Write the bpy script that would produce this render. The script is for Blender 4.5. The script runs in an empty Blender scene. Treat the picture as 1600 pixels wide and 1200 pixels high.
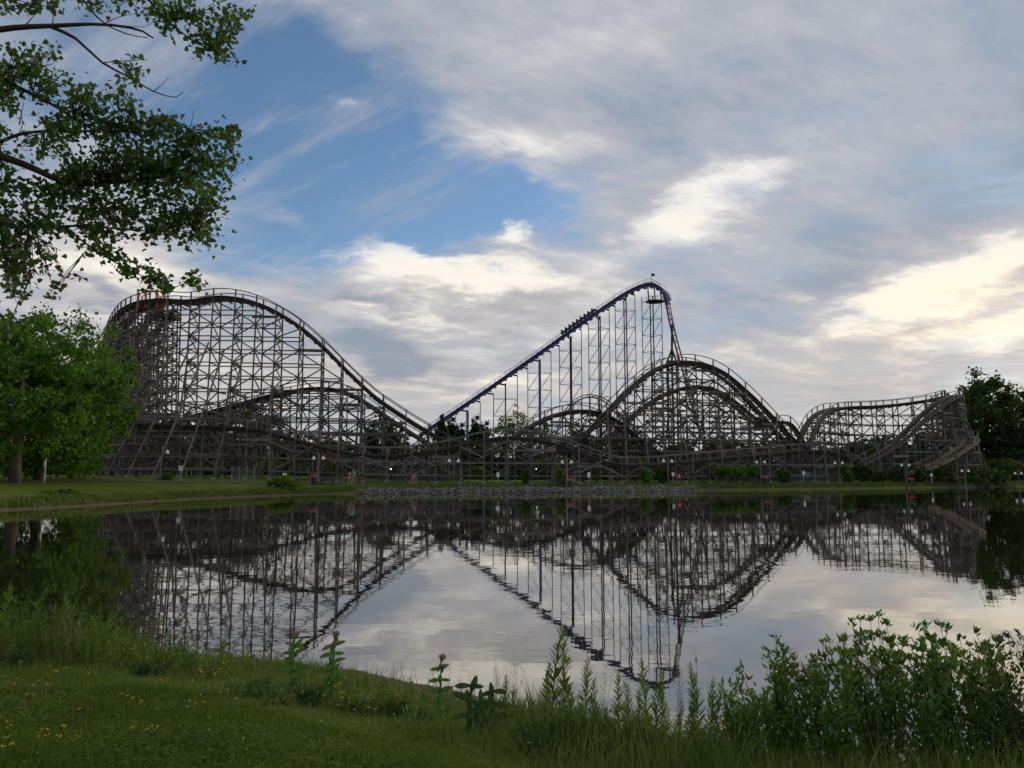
import bpy, math, random
import numpy as np
from mathutils import Vector, Matrix

rng = np.random.default_rng(7)
random.seed(7)
sc = bpy.context.scene
COL = sc.collection

# ---------------------------------------------------------------- camera
FPX, HOR, EYE = 1200.0, 737.0, 2.5           # focal length and horizon row at 1600x1200, eye height over the pond
PITCH = math.atan((HOR - 600.0) / FPX)
cam_d = bpy.data.cameras.new('camera')
cam_d.sensor_width = 36.0
cam_d.lens = FPX / 1600.0 * 36.0
cam_d.clip_start = 0.05
cam_d.clip_end = 6000
cam = bpy.data.objects.new('camera', cam_d)
COL.objects.link(cam)
cam.location = (0, 0, EYE)
cam.rotation_euler = (math.pi / 2 + PITCH, 0, 0)
sc.camera = cam

def slope(u, v):
    """direction of a sight line: x and z per metre of forward distance"""
    a, b = (u - 800.0) / FPX, (600.0 - v) / FPX
    den = math.cos(PITCH) - b * math.sin(PITCH)
    return a / den, (math.sin(PITCH) + b * math.cos(PITCH)) / den

def P(u, v, D):
    sx, sz = slope(u, v)
    return Vector((D * sx, D, EYE + D * sz))

def on_level(u, v, z=0.0):
    sx, sz = slope(u, v)
    D = (z - EYE) / sz
    return Vector((D * sx, D, z))

def sky_angles(u, v):
    sx, sz = slope(u, v)
    return math.degrees(math.atan2(sx, 1.0)), math.degrees(math.atan2(sz, math.hypot(sx, 1.0)))

# ---------------------------------------------------------------- sun (low, behind cloud, to the right of the view)
SUN_AZ, SUN_EL = math.radians(52), math.radians(13)
sun_d = bpy.data.lights.new('sun', 'SUN')
sun_d.energy = 1.5
sun_d.angle = math.radians(12)
sun_d.color = (1.0, 0.80, 0.58)
sun = bpy.data.objects.new('sun', sun_d)
COL.objects.link(sun)
sdir = Vector((math.sin(SUN_AZ) * math.cos(SUN_EL), math.cos(SUN_AZ) * math.cos(SUN_EL), math.sin(SUN_EL)))
sun.rotation_euler = sdir.to_track_quat('Z', 'Y').to_euler()
sun.location = (60, 40, 60)

sc.view_settings.view_transform = 'Standard'
sc.view_settings.look = 'None'
sc.view_settings.exposure = 0.0
sc.view_settings.gamma = 1.0
sc.view_settings.use_curve_mapping = False
sc.render.engine = 'CYCLES'
sc.cycles.use_denoising = True
sc.cycles.max_bounces = 6
sc.cycles.diffuse_bounces = 2
sc.cycles.glossy_bounces = 3
sc.cycles.transmission_bounces = 4
sc.cycles.transparent_max_bounces = 6
sc.cycles.use_adaptive_sampling = True
sc.cycles.adaptive_threshold = 0.015

# ---------------------------------------------------------------- node expressions
class X:
    """a socket with arithmetic"""
    def __init__(s, nt, sock): s.nt, s.k = nt, sock
    def _m(s, op, *o, clamp=False):
        n = s.nt.nodes.new('ShaderNodeMath'); n.operation = op; n.use_clamp = clamp
        for i, q in enumerate((s,) + o):
            if isinstance(q, X): s.nt.links.new(q.k, n.inputs[i])
            else: n.inputs[i].default_value = q
        return X(s.nt, n.outputs[0])
    def __add__(s, o): return s._m('ADD', o)
    __radd__ = __add__
    def __sub__(s, o): return s._m('SUBTRACT', o)
    def __mul__(s, o): return s._m('MULTIPLY', o)
    __rmul__ = __mul__
    def __truediv__(s, o): return s._m('DIVIDE', o)
    def clamp(s): return s._m('ADD', 0.0, clamp=True)
    def smooth(s, a, b, lo=0.0, hi=1.0):
        n = s.nt.nodes.new('ShaderNodeMapRange'); n.interpolation_type = 'SMOOTHSTEP'
        s.nt.links.new(s.k, n.inputs['Value'])
        for q, w in (('From Min', a), ('From Max', b), ('To Min', lo), ('To Max', hi)):
            n.inputs[q].default_value = w
        return X(s.nt, n.outputs['Result'])

def vec(nt, x, y, z=0.0):
    n = nt.nodes.new('ShaderNodeCombineXYZ')
    for i, q in enumerate((x, y, z)):
        if isinstance(q, X): nt.links.new(q.k, n.inputs[i])
        else: n.inputs[i].default_value = q
    return X(nt, n.outputs[0])

def noise(nt, v, scale, detail=6.0, rough=0.55, dist=0.0, lac=2.0, out='Fac'):
    n = nt.nodes.new('ShaderNodeTexNoise')
    n.inputs['Scale'].default_value = scale; n.inputs['Detail'].default_value = detail
    n.inputs['Roughness'].default_value = rough; n.inputs['Distortion'].default_value = dist
    n.inputs['Lacunarity'].default_value = lac
    if v is not None: nt.links.new(v.k, n.inputs['Vector'])
    return X(nt, n.outputs[out])

def mapping(nt, v, loc=(0, 0, 0), rot=(0, 0, 0), scale=(1, 1, 1), typ='TEXTURE'):
    n = nt.nodes.new('ShaderNodeMapping'); n.vector_type = typ
    nt.links.new(v.k, n.inputs['Vector'])
    n.inputs['Location'].default_value = loc; n.inputs['Rotation'].default_value = rot; n.inputs['Scale'].default_value = scale
    return X(nt, n.outputs[0])

def mixc(nt, f, a, b):
    n = nt.nodes.new('ShaderNodeMix'); n.data_type = 'RGBA'
    for sock, q in ((n.inputs[0], f), (n.inputs[6], a), (n.inputs[7], b)):
        if isinstance(q, X): nt.links.new(q.k, sock)
        else: sock.default_value = q if isinstance(q, (int, float)) else tuple(q) + (1.0,) * (4 - len(q))
    return X(nt, n.outputs[2])

# ---------------------------------------------------------------- sky: clear evening air with layers of cloud
world = bpy.data.worlds.new('World'); sc.world = world
world.use_nodes = True
wt = world.node_tree; wt.nodes.clear()
world.cycles.sampling_method = 'MANUAL'
world.cycles.sample_map_resolution = 256
SKY_STRENGTH = 0.15
def build_sky():
    nt = wt
    out = nt.nodes.new('ShaderNodeOutputWorld')
    bg = nt.nodes.new('ShaderNodeBackground'); bg.inputs['Strength'].default_value = SKY_STRENGTH
    nt.links.new(bg.outputs[0], out.inputs[0])
    tc = nt.nodes.new('ShaderNodeTexCoord')
    sp = nt.nodes.new('ShaderNodeSeparateXYZ'); nt.links.new(tc.outputs['Generated'], sp.inputs[0])
    x, y, z = (X(nt, sp.outputs[i]) for i in range(3))
    az = x._m('ARCTAN2', y) * 57.29578
    el = z._m('ARCSINE') * 57.29578
    den = z._m('MAXIMUM', 0.0) + 0.16
    plane = vec(nt, x / den, y / den, 0.0)             # the cloud sheet seen from below
    ang = vec(nt, az, el, 0.0)
    warp = noise(nt, plane, 2.2, 7, 0.62, out='Color')
    wv = nt.nodes.new('ShaderNodeVectorMath'); wv.operation = 'MULTIPLY_ADD'
    nt.links.new(warp.k, wv.inputs[0]); wv.inputs[1].default_value = (15, 9, 0)
    nt.links.new(ang.k, wv.inputs[2])
    wa = nt.nodes.new('ShaderNodeVectorMath'); wa.operation = 'ADD'
    nt.links.new(wv.outputs[0], wa.inputs[0]); wa.inputs[1].default_value = (-7.5, -4.5, 0)
    ang_w = X(nt, wa.outputs[0])

    def patch(u, v, ru, rv, rot, src=ang_w):
        a, e = sky_angles(u, v)
        m = mapping(nt, src, (a, e, 0), (0, 0, math.radians(rot)), (ru / 20.9, rv / 20.9, 1))
        g = nt.nodes.new('ShaderNodeTexGradient'); g.gradient_type = 'SPHERICAL'
        nt.links.new(m.k, g.inputs[0])
        return X(nt, g.outputs['Fac'])
    def field(base, items, src=ang_w):
        t = None
        for (u, v, ru, rv, rot, amp) in items:
            q = patch(u, v, ru, rv, rot, src).smooth(0, 1) * amp
            t = q if t is None else t + q
        return t + base

    n_big = noise(nt, plane, 1.1, 4, 0.58)
    n_mid = noise(nt, mapping(nt, plane, (3.1, 1.7, 0), (0, 0, 0.5), (1.7, 0.8, 1)), 3.4, 9, 0.66)
    n_str = noise(nt, mapping(nt, plane, (0.3, 5.0, 0), (0, 0, -0.45), (2.6, 0.55, 1)), 3.0, 4, 0.6)
    # how much cloud: everywhere a deck, with clear air up to the left
    cover = field(0.95, COVER) + (n_big - 0.5) * 0.70 + (n_mid - 0.5) * 0.85 + (n_str - 0.5) * 0.55
    cover = cover.smooth(0.12, 1.10)
    n_wisp = noise(nt, mapping(nt, plane, (1.3, 2.0, 0), (0, 0, -0.62), (1.9, 0.42, 1)), 2.1, 8, 0.64)
    cover = cover + (cover * -1.0 + 1.0) * n_wisp.smooth(0.44, 0.76) * 0.80
    # how strongly the cloud is lit
    light = field(0.50, LIGHT) + (n_big - 0.5) * 0.45 + (n_mid - 0.5) * 1.45 + (n_str - 0.5) * 0.40
    warm = field(0.0, WARM).clamp()
    k = 1.0 / SKY_STRENGTH
    c = lambda r, g, b: (r * k, g * k, b * k)
    shade = mixc(nt, warm, c(0.290, 0.350, 0.425), c(0.46, 0.43, 0.42))
    mid = mixc(nt, warm, c(0.475, 0.490, 0.540), c(0.66, 0.585, 0.53))
    top = mixc(nt, warm, c(0.93, 0.90, 0.86), c(1.10, 0.98, 0.78))
    cl = mixc(nt, light.smooth(0.05, 0.60), shade, mid)
    cl = mixc(nt, light.smooth(0.48, 1.10), cl, top)
    st = nt.nodes.new('ShaderNodeTexSky'); st.sky_type = 'NISHITA'; st.sun_disc = False
    st.sun_elevation = SUN_EL; st.sun_rotation = SUN_AZ
    st.altitude = 200; st.air_density = 1.0; st.dust_density = 0.6; st.ozone_density = 3.0
    clear = X(nt, st.outputs[0])
    fin = mixc(nt, cover, clear, cl)
    nt.links.new(fin.k, bg.inputs['Color'])

# patches of the sky: column, row, half-width, half-height (photo pixels), tilt in degrees, amount
COVER = [
    (590, 190, 350, 160, -28, -0.90), (560, 305, 400, 135, -8, -1.30), (300, 90, 320, 180, 0, -0.80), (780, 325, 200, 60, -4, -0.75),
    (400, 385, 210, 70, 0, -0.70), (840, 290, 190, 70, -10, -0.40), (440, 60, 160, 120, -20, -0.35), (60, 160, 330, 260, 0, -0.30), (560, 405, 60, 16, -8, -0.3),
    (820, 232, 110, 24, -14, 0.40), (515, 125, 60, 20, -22, 0.65), (672, 268, 56, 24, -30, 0.42), (400, 100, 190, 26, -24, 0.42), (420, 30, 40, 40, -40, 0.35), (805, 375, 62, 26, 0, 0.55),
    (560, 378, 150, 34, -14, 0.55), (720, 430, 260, 56, -4, 0.35), (130, 420, 200, 90, 0, 0.60), (440, 340, 60, 18, -14, 0.35), (900, 300, 200, 50, -6, 0.15),
    (640, 530, 460, 120, 0, 0.40),
]
LIGHT = [
    (1150, 150, 330, 90, 14, -0.16), (1430, 330, 330, 80, 22, -0.24), (1590, 120, 200, 220, 0, -0.26), (1590, 250, 120, 90, 0, -0.10),
    (1000, 190, 200, 70, 0, -0.12), (1120, 290, 170, 50, 18, 0.46), (1180, 250, 120, 30, 20, 0.14), (1060, 345, 170, 46, 8, 0.42),
    (1320, 200, 220, 50, 14, 0.06), (805, 375, 64, 28, 0, 0.70), (580, 390, 170, 34, -12, 0.75), (740, 430, 260, 44, -2, 0.72),
    (590, 470, 90, 24, -4, -0.50), (560, 550, 200, 46, -10, -0.40), (660, 580, 170, 26, -6, -0.20), (760, 600, 260, 40, 0, 0.22), (1000, 520, 200, 60, 0, 0.10), (700, 500, 190, 36, 0, 0.42),
    (890, 540, 170, 26, 0, 0.22), (150, 420, 220, 80, 0, 0.45), (165, 466, 70, 26, -14, -0.60), (340, 490, 170, 40, 0, -0.25), (850, 470, 140, 30, 0, -0.14),
    (1520, 430, 260, 56, 14, 0.78), (1560, 520, 180, 50, 14, 0.70), (1360, 480, 120, 60, 0, 0.20), (1280, 430, 190, 40, 10, -0.16),
    (1130, 500, 180, 50, 0, -0.18), (1130, 555, 150, 24, 0, 0.20), (1330, 600, 300, 44, 0, -0.16), (960, 390, 170, 50, 0, 0.16), (1450, 545, 120, 20, 0, -0.15),
    (515, 125, 60, 24, -22, 0.40), (680, 90, 190, 60, -30, 0.06), (820, 232, 110, 24, -14, 0.2),
]
WARM = [
    (1560, 480, 420, 150, 8, 1.0), (1400, 640, 700, 90, 0, 0.50), (760, 470, 420, 110, 0, 0.45), (700, 620, 620, 80, 0, 0.60),
    (150, 430, 260, 120, 0, 0.35), (1120, 570, 260, 60, 0, 0.5), (1120, 330, 260, 100, 0, 0.25), (250, 600, 300, 160, 0, 0.35),
]
build_sky()

# ---------------------------------------------------------------- helpers: objects
def tag(o, label=None, cat=None, group=None, kind=None):
    if label: o['label'] = label
    if cat: o['category'] = cat
    if group: o['group'] = group
    if kind: o['kind'] = kind
    return o

def empty(name, loc, label=None, cat=None, group=None, rz=0.0, scale=1.0):
    o = bpy.data.objects.new(name, None)
    o.empty_display_size = 0.3
    o.location = loc; o.rotation_euler = (0, 0, rz); o.scale = (scale,) * 3
    COL.objects.link(o)
    return tag(o, label, cat, group)

def link(name, me, parent=None, world=False):
    """one object; world=True when its mesh is written in world coordinates"""
    o = bpy.data.objects.new(name, me)
    COL.objects.link(o)
    if parent is not None:
        o.parent = parent
        if world:
            o.matrix_parent_inverse = Matrix.Translation(-Vector(parent.location))
    return o

def copy_tree(o, parent=None):
    c = o.copy(); COL.objects.link(c); c.parent = parent
    for ch in list(o.children): copy_tree(ch, c)
    return c

def mesh_np(name, V, F, mat=None, smooth=False):
    """V (n,3) and F (m,3|4) arrays to a mesh"""
    me = bpy.data.meshes.new(name)
    V = np.asarray(V, dtype=np.float32); F = np.asarray(F, dtype=np.int32)
    m, k = F.shape
    me.vertices.add(len(V)); me.vertices.foreach_set('co', V.ravel())
    me.loops.add(m * k); me.loops.foreach_set('vertex_index', F.ravel())
    me.polygons.add(m)
    me.polygons.foreach_set('loop_start', np.arange(0, m * k, k, dtype=np.int32))
    me.polygons.foreach_set('loop_total', np.full(m, k, dtype=np.int32))
    if smooth: me.polygons.foreach_set('use_smooth', np.ones(m, dtype=bool))
    me.update(calc_edges=True); me.validate()
    if mat: me.materials.append(mat)
    return me

class MB:
    """collects simple shapes into one mesh"""
    def __init__(s): s.v, s.f = [], []
    def quadbox(s, c8):
        b = len(s.v); s.v += [tuple(p) for p in c8]
        s.f += [tuple(b + i for i in q) for q in ((0, 3, 2, 1), (4, 5, 6, 7), (0, 1, 5, 4), (1, 2, 6, 5), (2, 3, 7, 6), (3, 0, 4, 7))]
        return s
    def box(s, c, d):
        x, y, z = c; a, b, e = d[0] / 2, d[1] / 2, d[2] / 2
        return s.quadbox([(x-a, y-b, z-e), (x+a, y-b, z-e), (x+a, y+b, z-e), (x-a, y+b, z-e), (x-a, y-b, z+e), (x+a, y-b, z+e), (x+a, y+b, z+e), (x-a, y+b, z+e)])
    def bar(s, p0, p1, w, h, up=(0, 0, 1)):
        m = bar_matrix(p0, p1, w, h, up)
        return s.quadbox([m @ Vector(q) for q in UNIT])
    def tube(s, pts, radii, n=6, cap=True):
        pts = [Vector(p) for p in pts]
        if not hasattr(radii, '__len__'): radii = [radii] * len(pts)
        b = len(s.v); side = None
        for i, p in enumerate(pts):
            t = (pts[min(i + 1, len(pts) - 1)] - pts[max(i - 1, 0)])
            t = t.normalized() if t.length > 1e-9 else Vector((0, 0, 1))
            if side is None:
                side = t.cross(Vector((0, 0, 1)) if abs(t.z) < 0.9 else Vector((1, 0, 0))).normalized()
            else:
                q = side - t * side.dot(t)
                side = q.normalized() if q.length > 1e-6 else t.cross(Vector((1, 0, 0.3))).normalized()
            w = t.cross(side)
            for j in range(n):
                a = 2 * math.pi * j / n
                s.v.append(tuple(p + (side * math.cos(a) + w * math.sin(a)) * radii[i]))
        for i in range(len(pts) - 1):
            for j in range(n):
                k = (j + 1) % n
                s.f.append((b + i*n + j, b + i*n + k, b + (i+1)*n + k, b + (i+1)*n + j))
        if cap:
            s.f.append(tuple(b + j for j in reversed(range(n))))
            e = b + (len(pts) - 1) * n
            s.f.append(tuple(e + j for j in range(n)))
        return s
    def lathe(s, c, prof, n=12):
        """prof: (radius, z) from bottom to top about the vertical through c"""
        b = len(s.v)
        for r, z in prof:
            for j in range(n):
                a = 2 * math.pi * j / n
                s.v.append((c[0] + r * math.cos(a), c[1] + r * math.sin(a), c[2] + z))
        for i in range(len(prof) - 1):
            for j in range(n):
                k = (j + 1) % n
                s.f.append((b + i*n + j, b + i*n + k, b + (i+1)*n + k, b + (i+1)*n + j))
        s.f.append(tuple(b + j for j in reversed(range(n))))
        s.f.append(tuple(b + (len(prof)-1)*n + j for j in range(n)))
        return s
    def ribbon(s, pts, w, h, side_of):
        """a swept bar of rectangular section; side_of(i) gives the sideways unit vector"""
        b = len(s.v); n = len(pts)
        for i, p in enumerate(pts):
            sd = side_of(i); t = (pts[min(i+1, n-1)] - pts[max(i-1, 0)]).normalized()
            up = sd.cross(t).normalized()
            if up.z < 0: up = -up
            for a, c in ((-1, -1), (1, -1), (1, 1), (-1, 1)):
                s.v.append(tuple(p + sd * (a * w / 2) + up * (c * h / 2)))
        for i in range(n - 1):
            for j in range(4):
                k = (j + 1) % 4
                s.f.append((b + i*4 + j, b + i*4 + k, b + (i+1)*4 + k, b + (i+1)*4 + j))
        s.f += [(b+3, b+2, b+1, b), tuple(b + (n-1)*4 + j for j in range(4))]
        return s
    def mesh(s, name, mat, smooth=False):
        me = bpy.data.meshes.new(name)
        me.from_pydata(s.v, [], s.f)
        if smooth:
            me.polygons.foreach_set('use_smooth', np.ones(len(me.polygons), dtype=bool))
        me.update()
        if mat: me.materials.append(mat)
        return me
    def build(s, name, mat, parent=None, world=False, smooth=False):
        return link(name, s.mesh(name, mat, smooth), parent, world)

UNIT = [(-.5, -.5, -.5), (.5, -.5, -.5), (.5, .5, -.5), (-.5, .5, -.5), (-.5, -.5, .5), (.5, -.5, .5), (.5, .5, .5), (-.5, .5, .5)]
def bar_matrix(p0, p1, w, h, up=(0, 0, 1)):
    """unit cube to a bar from p0 to p1: local z along, w sideways, h towards 'up'"""
    p0, p1 = Vector(p0), Vector(p1)
    t = p1 - p0; L = t.length; t = t / L
    u = Vector(up)
    if abs(t.dot(u)) > 0.95: u = Vector((0, 1, 0))
    a = u.cross(t).normalized(); b = t.cross(a)
    m = Matrix(((a.x * w, b.x * h, t.x * L), (a.y * w, b.y * h, t.y * L), (a.z * w, b.z * h, t.z * L))).to_4x4()
    m.translation = (p0 + p1) / 2
    return m

def scatter(name, tv, tf, M3, T, mat):
    """template (tv, tf) copied by every 3x3 matrix in M3 and offset in T, as one mesh"""
    tv = np.asarray(tv, float); tf = np.asarray(tf, int)
    V = np.einsum('nij,kj->nki', M3, tv) + T[:, None, :]
    n, k = len(T), len(tv)
    F = (tf[None] + (np.arange(n) * k)[:, None, None]).reshape(-1, tf.shape[1])
    return mesh_np(name, V.reshape(-1, 3), F, mat)

def frames(d, spin=None, flat=0.0):
    """3x3 frames whose y axis is d; random roll about it unless flat pulls the normal upward"""
    d = np.asarray(d, float); d = d / np.linalg.norm(d, axis=1, keepdims=True)
    n = len(d)
    r = rng.normal(size=(n, 3)); r[:, 2] += flat * 3
    x = np.cross(d, r); x /= np.linalg.norm(x, axis=1, keepdims=True) + 1e-9
    z = np.cross(x, d)
    return np.stack([x, d, z], axis=2)

# leaf shapes: y along the leaf, z the normal
LEAF_LONG = ([(0, 0, 0), (-.13, .35, .03), (.13, .35, .03), (-.10, .7, .02), (.10, .7, .02), (0, 1, -.06), (0, .35, -.01), (0, .7, -.02)],
             [(0, 6, 1), (0, 2, 6), (1, 6, 3), (6, 7, 3), (6, 2, 4), (6, 4, 7), (3, 7, 5), (7, 4, 5)])
LEAF_OVAL = ([(0, 0, 0), (-.26, .4, .05), (.26, .4, .05), (0, 1, -.05), (0, .45, -.02)],
             [(0, 4, 1), (0, 2, 4), (1, 4, 3), (4, 2, 3)])
LEAF_HEART = ([(0, 0, 0), (-.48, .22, .07), (.48, .22, .07), (-.3, .6, .03), (.3, .6, .03), (0, 1.05, -.08), (0, .3, -.03)],
              [(0, 6, 1), (0, 2, 6), (1, 6, 3), (6, 2, 4), (3, 6, 5), (6, 4, 5)])
LEAF_CLUMP = ([(-.5, 0, 0), (.5, .1, .12), (.3, .9, -.1), (-.4, .8, .14)], [(0, 1, 2), (0, 2, 3)])
BLADE = ([(-.5, 0, 0), (.5, 0, 0), (-.32, .55, .06), (.32, .55, .06), (0, 1, .25)], [(0, 1, 3), (0, 3, 2), (2, 3, 4)])

# ---------------------------------------------------------------- materials
def material(name, rough=0.8, spec=0.3):
    m = bpy.data.materials.new(name); m.use_nodes = True
    nt = m.node_tree
    bs = next(n for n in nt.nodes if n.type == 'BSDF_PRINCIPLED')
    bs.inputs['Roughness'].default_value = rough
    bs.inputs['Specular IOR Level'].default_value = spec
    return m, nt, bs

def position(nt):
    return X(nt, nt.nodes.new('ShaderNodeNewGeometry').outputs['Position'])

def ramp(nt, f, stops):
    n = nt.nodes.new('ShaderNodeValToRGB')
    e = n.color_ramp.elements
    while len(e) < len(stops): e.new(0.5)
    for i, (p, c) in enumerate(stops):
        e[i].position = p; e[i].color = tuple(c) + (1.0,)
    nt.links.new(f.k, n.inputs[0])
    return X(nt, n.outputs[0])

def bump(nt, bs, h, strength, dist):
    n = nt.nodes.new('ShaderNodeBump'); n.inputs['Strength'].default_value = strength; n.inputs['Distance'].default_value = dist
    nt.links.new(h.k, n.inputs['Height']); nt.links.new(n.outputs[0], bs.inputs['Normal'])

def paint(name, a, b, scale=3.0, rough=0.7, spec=0.3, metal=0.0, relief=0.0):
    """two-tone weathered surface"""
    m, nt, bs = material(name, rough, spec)
    p = position(nt)
    f = noise(nt, p, scale, 5, 0.6)
    nt.links.new(ramp(nt, f, [(0.3, a), (0.7, b)]).k, bs.inputs['Base Color'])
    bs.inputs['Metallic'].default_value = metal
    if relief: bump(nt, bs, noise(nt, p, scale * 6, 4, 0.6), 0.5, relief)
    return m

def wood(name, stops):
    m, nt, bs = material(name, 0.85, 0.2)
    p = position(nt)
    f = noise(nt, p, 0.55, 4, 0.65)
    g = noise(nt, mapping(nt, p, scale=(0.06, 0.06, 0.5)), 1.0, 3, 0.6)
    isl = X(nt, nt.nodes.new('ShaderNodeObjectInfo').outputs['Random'])
    r = X(nt, nt.nodes.new('ShaderNodeNewGeometry').outputs['Random Per Island'])
    t = (f * 0.45 + g * 0.25 + isl * 0.15 + r * 0.15)
    nt.links.new(ramp(nt, t, stops).k, bs.inputs['Base Color'])
    return m

def leafy(name, stops, trans=0.35, rough=0.55, patch=0.6):
    """leaf surface: colour differs from leaf to leaf and in drifts; some light passes through"""
    m, nt, bs = material(name, rough, 0.25)
    r = X(nt, nt.nodes.new('ShaderNodeNewGeometry').outputs['Random Per Island'])
    f = noise(nt, position(nt), patch, 2, 0.5)
    col = ramp(nt, r * 0.55 + (f - 0.5) * 0.95 + 0.225, stops)
    nt.links.new(col.k, bs.inputs['Base Color'])
    tr = nt.nodes.new('ShaderNodeBsdfTranslucent')
    tcol = mixc(nt, 0.35, col, (0.20, 0.30, 0.03))
    nt.links.new(tcol.k, tr.inputs['Color'])
    mx = nt.nodes.new('ShaderNodeMixShader'); mx.inputs[0].default_value = trans
    out = next(n for n in nt.nodes if n.type == 'OUTPUT_MATERIAL')
    nt.links.new(bs.outputs[0], mx.inputs[1]); nt.links.new(tr.outputs[0], mx.inputs[2])
    nt.links.new(mx.outputs[0], out.inputs['Surface'])
    return m

M = {}
M['timber'] = wood('weathered_timber', [(0.30, (0.042, 0.036, 0.033)), (0.45, (0.082, 0.072, 0.065)), (0.58, (0.185, 0.169, 0.153)), (0.70, (0.200, 0.120, 0.075))])
M['timber_dark'] = wood('track_timber', [(0.30, (0.050, 0.042, 0.037)), (0.55, (0.085, 0.070, 0.060)), (0.70, (0.130, 0.100, 0.078))])
M['timber_new'] = wood('fresh_timber', [(0.30, (0.150, 0.110, 0.075)), (0.60, (0.220, 0.165, 0.110)), (0.75, (0.170, 0.140, 0.110))])
M['rust'] = paint('rust_red_paint', (0.36, 0.13, 0.07), (0.45, 0.20, 0.11), 1.0)
M['rail_steel'] = paint('rail_steel', (0.20, 0.19, 0.18), (0.30, 0.28, 0.26), 2.0, 0.45, 0.5, 0.6)
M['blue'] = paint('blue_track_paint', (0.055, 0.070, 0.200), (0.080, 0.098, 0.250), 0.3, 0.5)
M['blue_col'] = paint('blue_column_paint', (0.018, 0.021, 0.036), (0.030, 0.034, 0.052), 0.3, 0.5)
M['maroon'] = paint('faded_maroon_paint', (0.17, 0.075, 0.075), (0.24, 0.12, 0.11), 0.4, 0.5)
M['dark_metal'] = paint('dark_metal', (0.022, 0.022, 0.026), (0.042, 0.042, 0.046), 2.0, 0.5)
M['galv'] = paint('galvanised_steel', (0.28, 0.29, 0.30), (0.38, 0.39, 0.40), 3.0, 0.5, 0.5, 0.5)
M['white'] = paint('white_enamel', (0.74, 0.74, 0.72), (0.82, 0.82, 0.80), 4.0, 0.5)
M['concrete'] = paint('concrete', (0.19, 0.185, 0.17), (0.28, 0.27, 0.25), 4.0, 0.9)
M['asphalt'] = paint('asphalt', (0.042, 0.041, 0.040), (0.075, 0.071, 0.067), 1.2, 0.9)
M['stone'] = paint('pale_stone', (0.085, 0.081, 0.074), (0.25, 0.24, 0.225), 3.0, 0.9, relief=0.02)
M['bin_red'] = paint('red_plastic', (0.36, 0.070, 0.080), (0.44, 0.10, 0.105), 3.0, 0.5)
M['bark'] = paint('bark', (0.060, 0.048, 0.038), (0.125, 0.100, 0.080), 6.0, 0.95, relief=0.03)
M['twig'] = paint('twig_bark', (0.030, 0.024, 0.019), (0.062, 0.050, 0.040), 8.0, 0.9)
M['leaf_cotton'] = leafy('cottonwood_leaf', [(0.25, (0.026, 0.070, 0.010)), (0.5, (0.048, 0.115, 0.016)), (0.8, (0.090, 0.170, 0.028))], 0.40, 0.4, 1.2)
M['leaf_maple'] = leafy('maple_leaf', [(0.25, (0.036, 0.105, 0.010)), (0.5, (0.070, 0.180, 0.016)), (0.75, (0.130, 0.260, 0.028))], 0.40, 0.6, 0.35)
M['leaf_dark'] = leafy('dark_leaf', [(0.25, (0.016, 0.042, 0.010)), (0.55, (0.032, 0.072, 0.014)), (0.8, (0.055, 0.105, 0.022))], 0.3, 0.6, 0.3)
M['leaf_pale'] = leafy('pale_leaf', [(0.25, (0.045, 0.080, 0.020)), (0.5, (0.070, 0.115, 0.030)), (0.8, (0.110, 0.150, 0.045))], 0.4, 0.6, 0.4)
M['leaf_fir'] = leafy('fir_needles', [(0.25, (0.012, 0.030, 0.014)), (0.6, (0.022, 0.048, 0.022)), (0.8, (0.034, 0.062, 0.026))], 0.15, 0.7, 0.4)
M['leaf_willow'] = leafy('willow_leaf', [(0.25, (0.040, 0.098, 0.013)), (0.5, (0.070, 0.155, 0.022)), (0.8, (0.130, 0.215, 0.040))], 0.35, 0.4, 1.5)
M['leaf_rod'] = leafy('goldenrod_leaf', [(0.25, (0.055, 0.120, 0.012)), (0.5, (0.095, 0.185, 0.020)), (0.8, (0.165, 0.245, 0.038))], 0.35, 0.5, 1.2)
M['leaf_milk'] = leafy('milkweed_leaf', [(0.25, (0.045, 0.120, 0.020)), (0.5, (0.066, 0.160, 0.030)), (0.8, (0.100, 0.205, 0.045))], 0.3, 0.45, 2.0)
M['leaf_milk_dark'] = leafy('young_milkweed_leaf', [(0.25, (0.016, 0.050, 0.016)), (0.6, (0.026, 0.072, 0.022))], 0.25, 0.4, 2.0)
M['blade'] = leafy('grass_blade', [(0.2, (0.040, 0.092, 0.007)), (0.5, (0.072, 0.140, 0.010)), (0.8, (0.135, 0.190, 0.022))], 0.3, 0.6, 1.1)
M['blade_tall'] = leafy('shore_grass_blade', [(0.2, (0.050, 0.098, 0.013)), (0.5, (0.092, 0.152, 0.022)), (0.8, (0.190, 0.205, 0.060))], 0.3, 0.6, 0.9)
M['stem'] = paint('green_stem', (0.060, 0.090, 0.022), (0.090, 0.120, 0.034), 6.0)
M['straw'] = paint('dry_stem', (0.17, 0.135, 0.070), (0.24, 0.19, 0.10), 6.0)
M['yellow'] = paint('yellow_petals', (0.52, 0.29, 0.015), (0.62, 0.38, 0.025), 9.0)
M['petal_white'] = paint('white_petals', (0.70, 0.69, 0.64), (0.80, 0.79, 0.76), 9.0)
M['pink'] = paint('dusty_pink_flowers', (0.20, 0.105, 0.090), (0.33, 0.20, 0.165), 60.0)
M['dry_leaf'] = paint('dry_leaf', (0.30, 0.17, 0.085), (0.42, 0.26, 0.15), 12.0)

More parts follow.
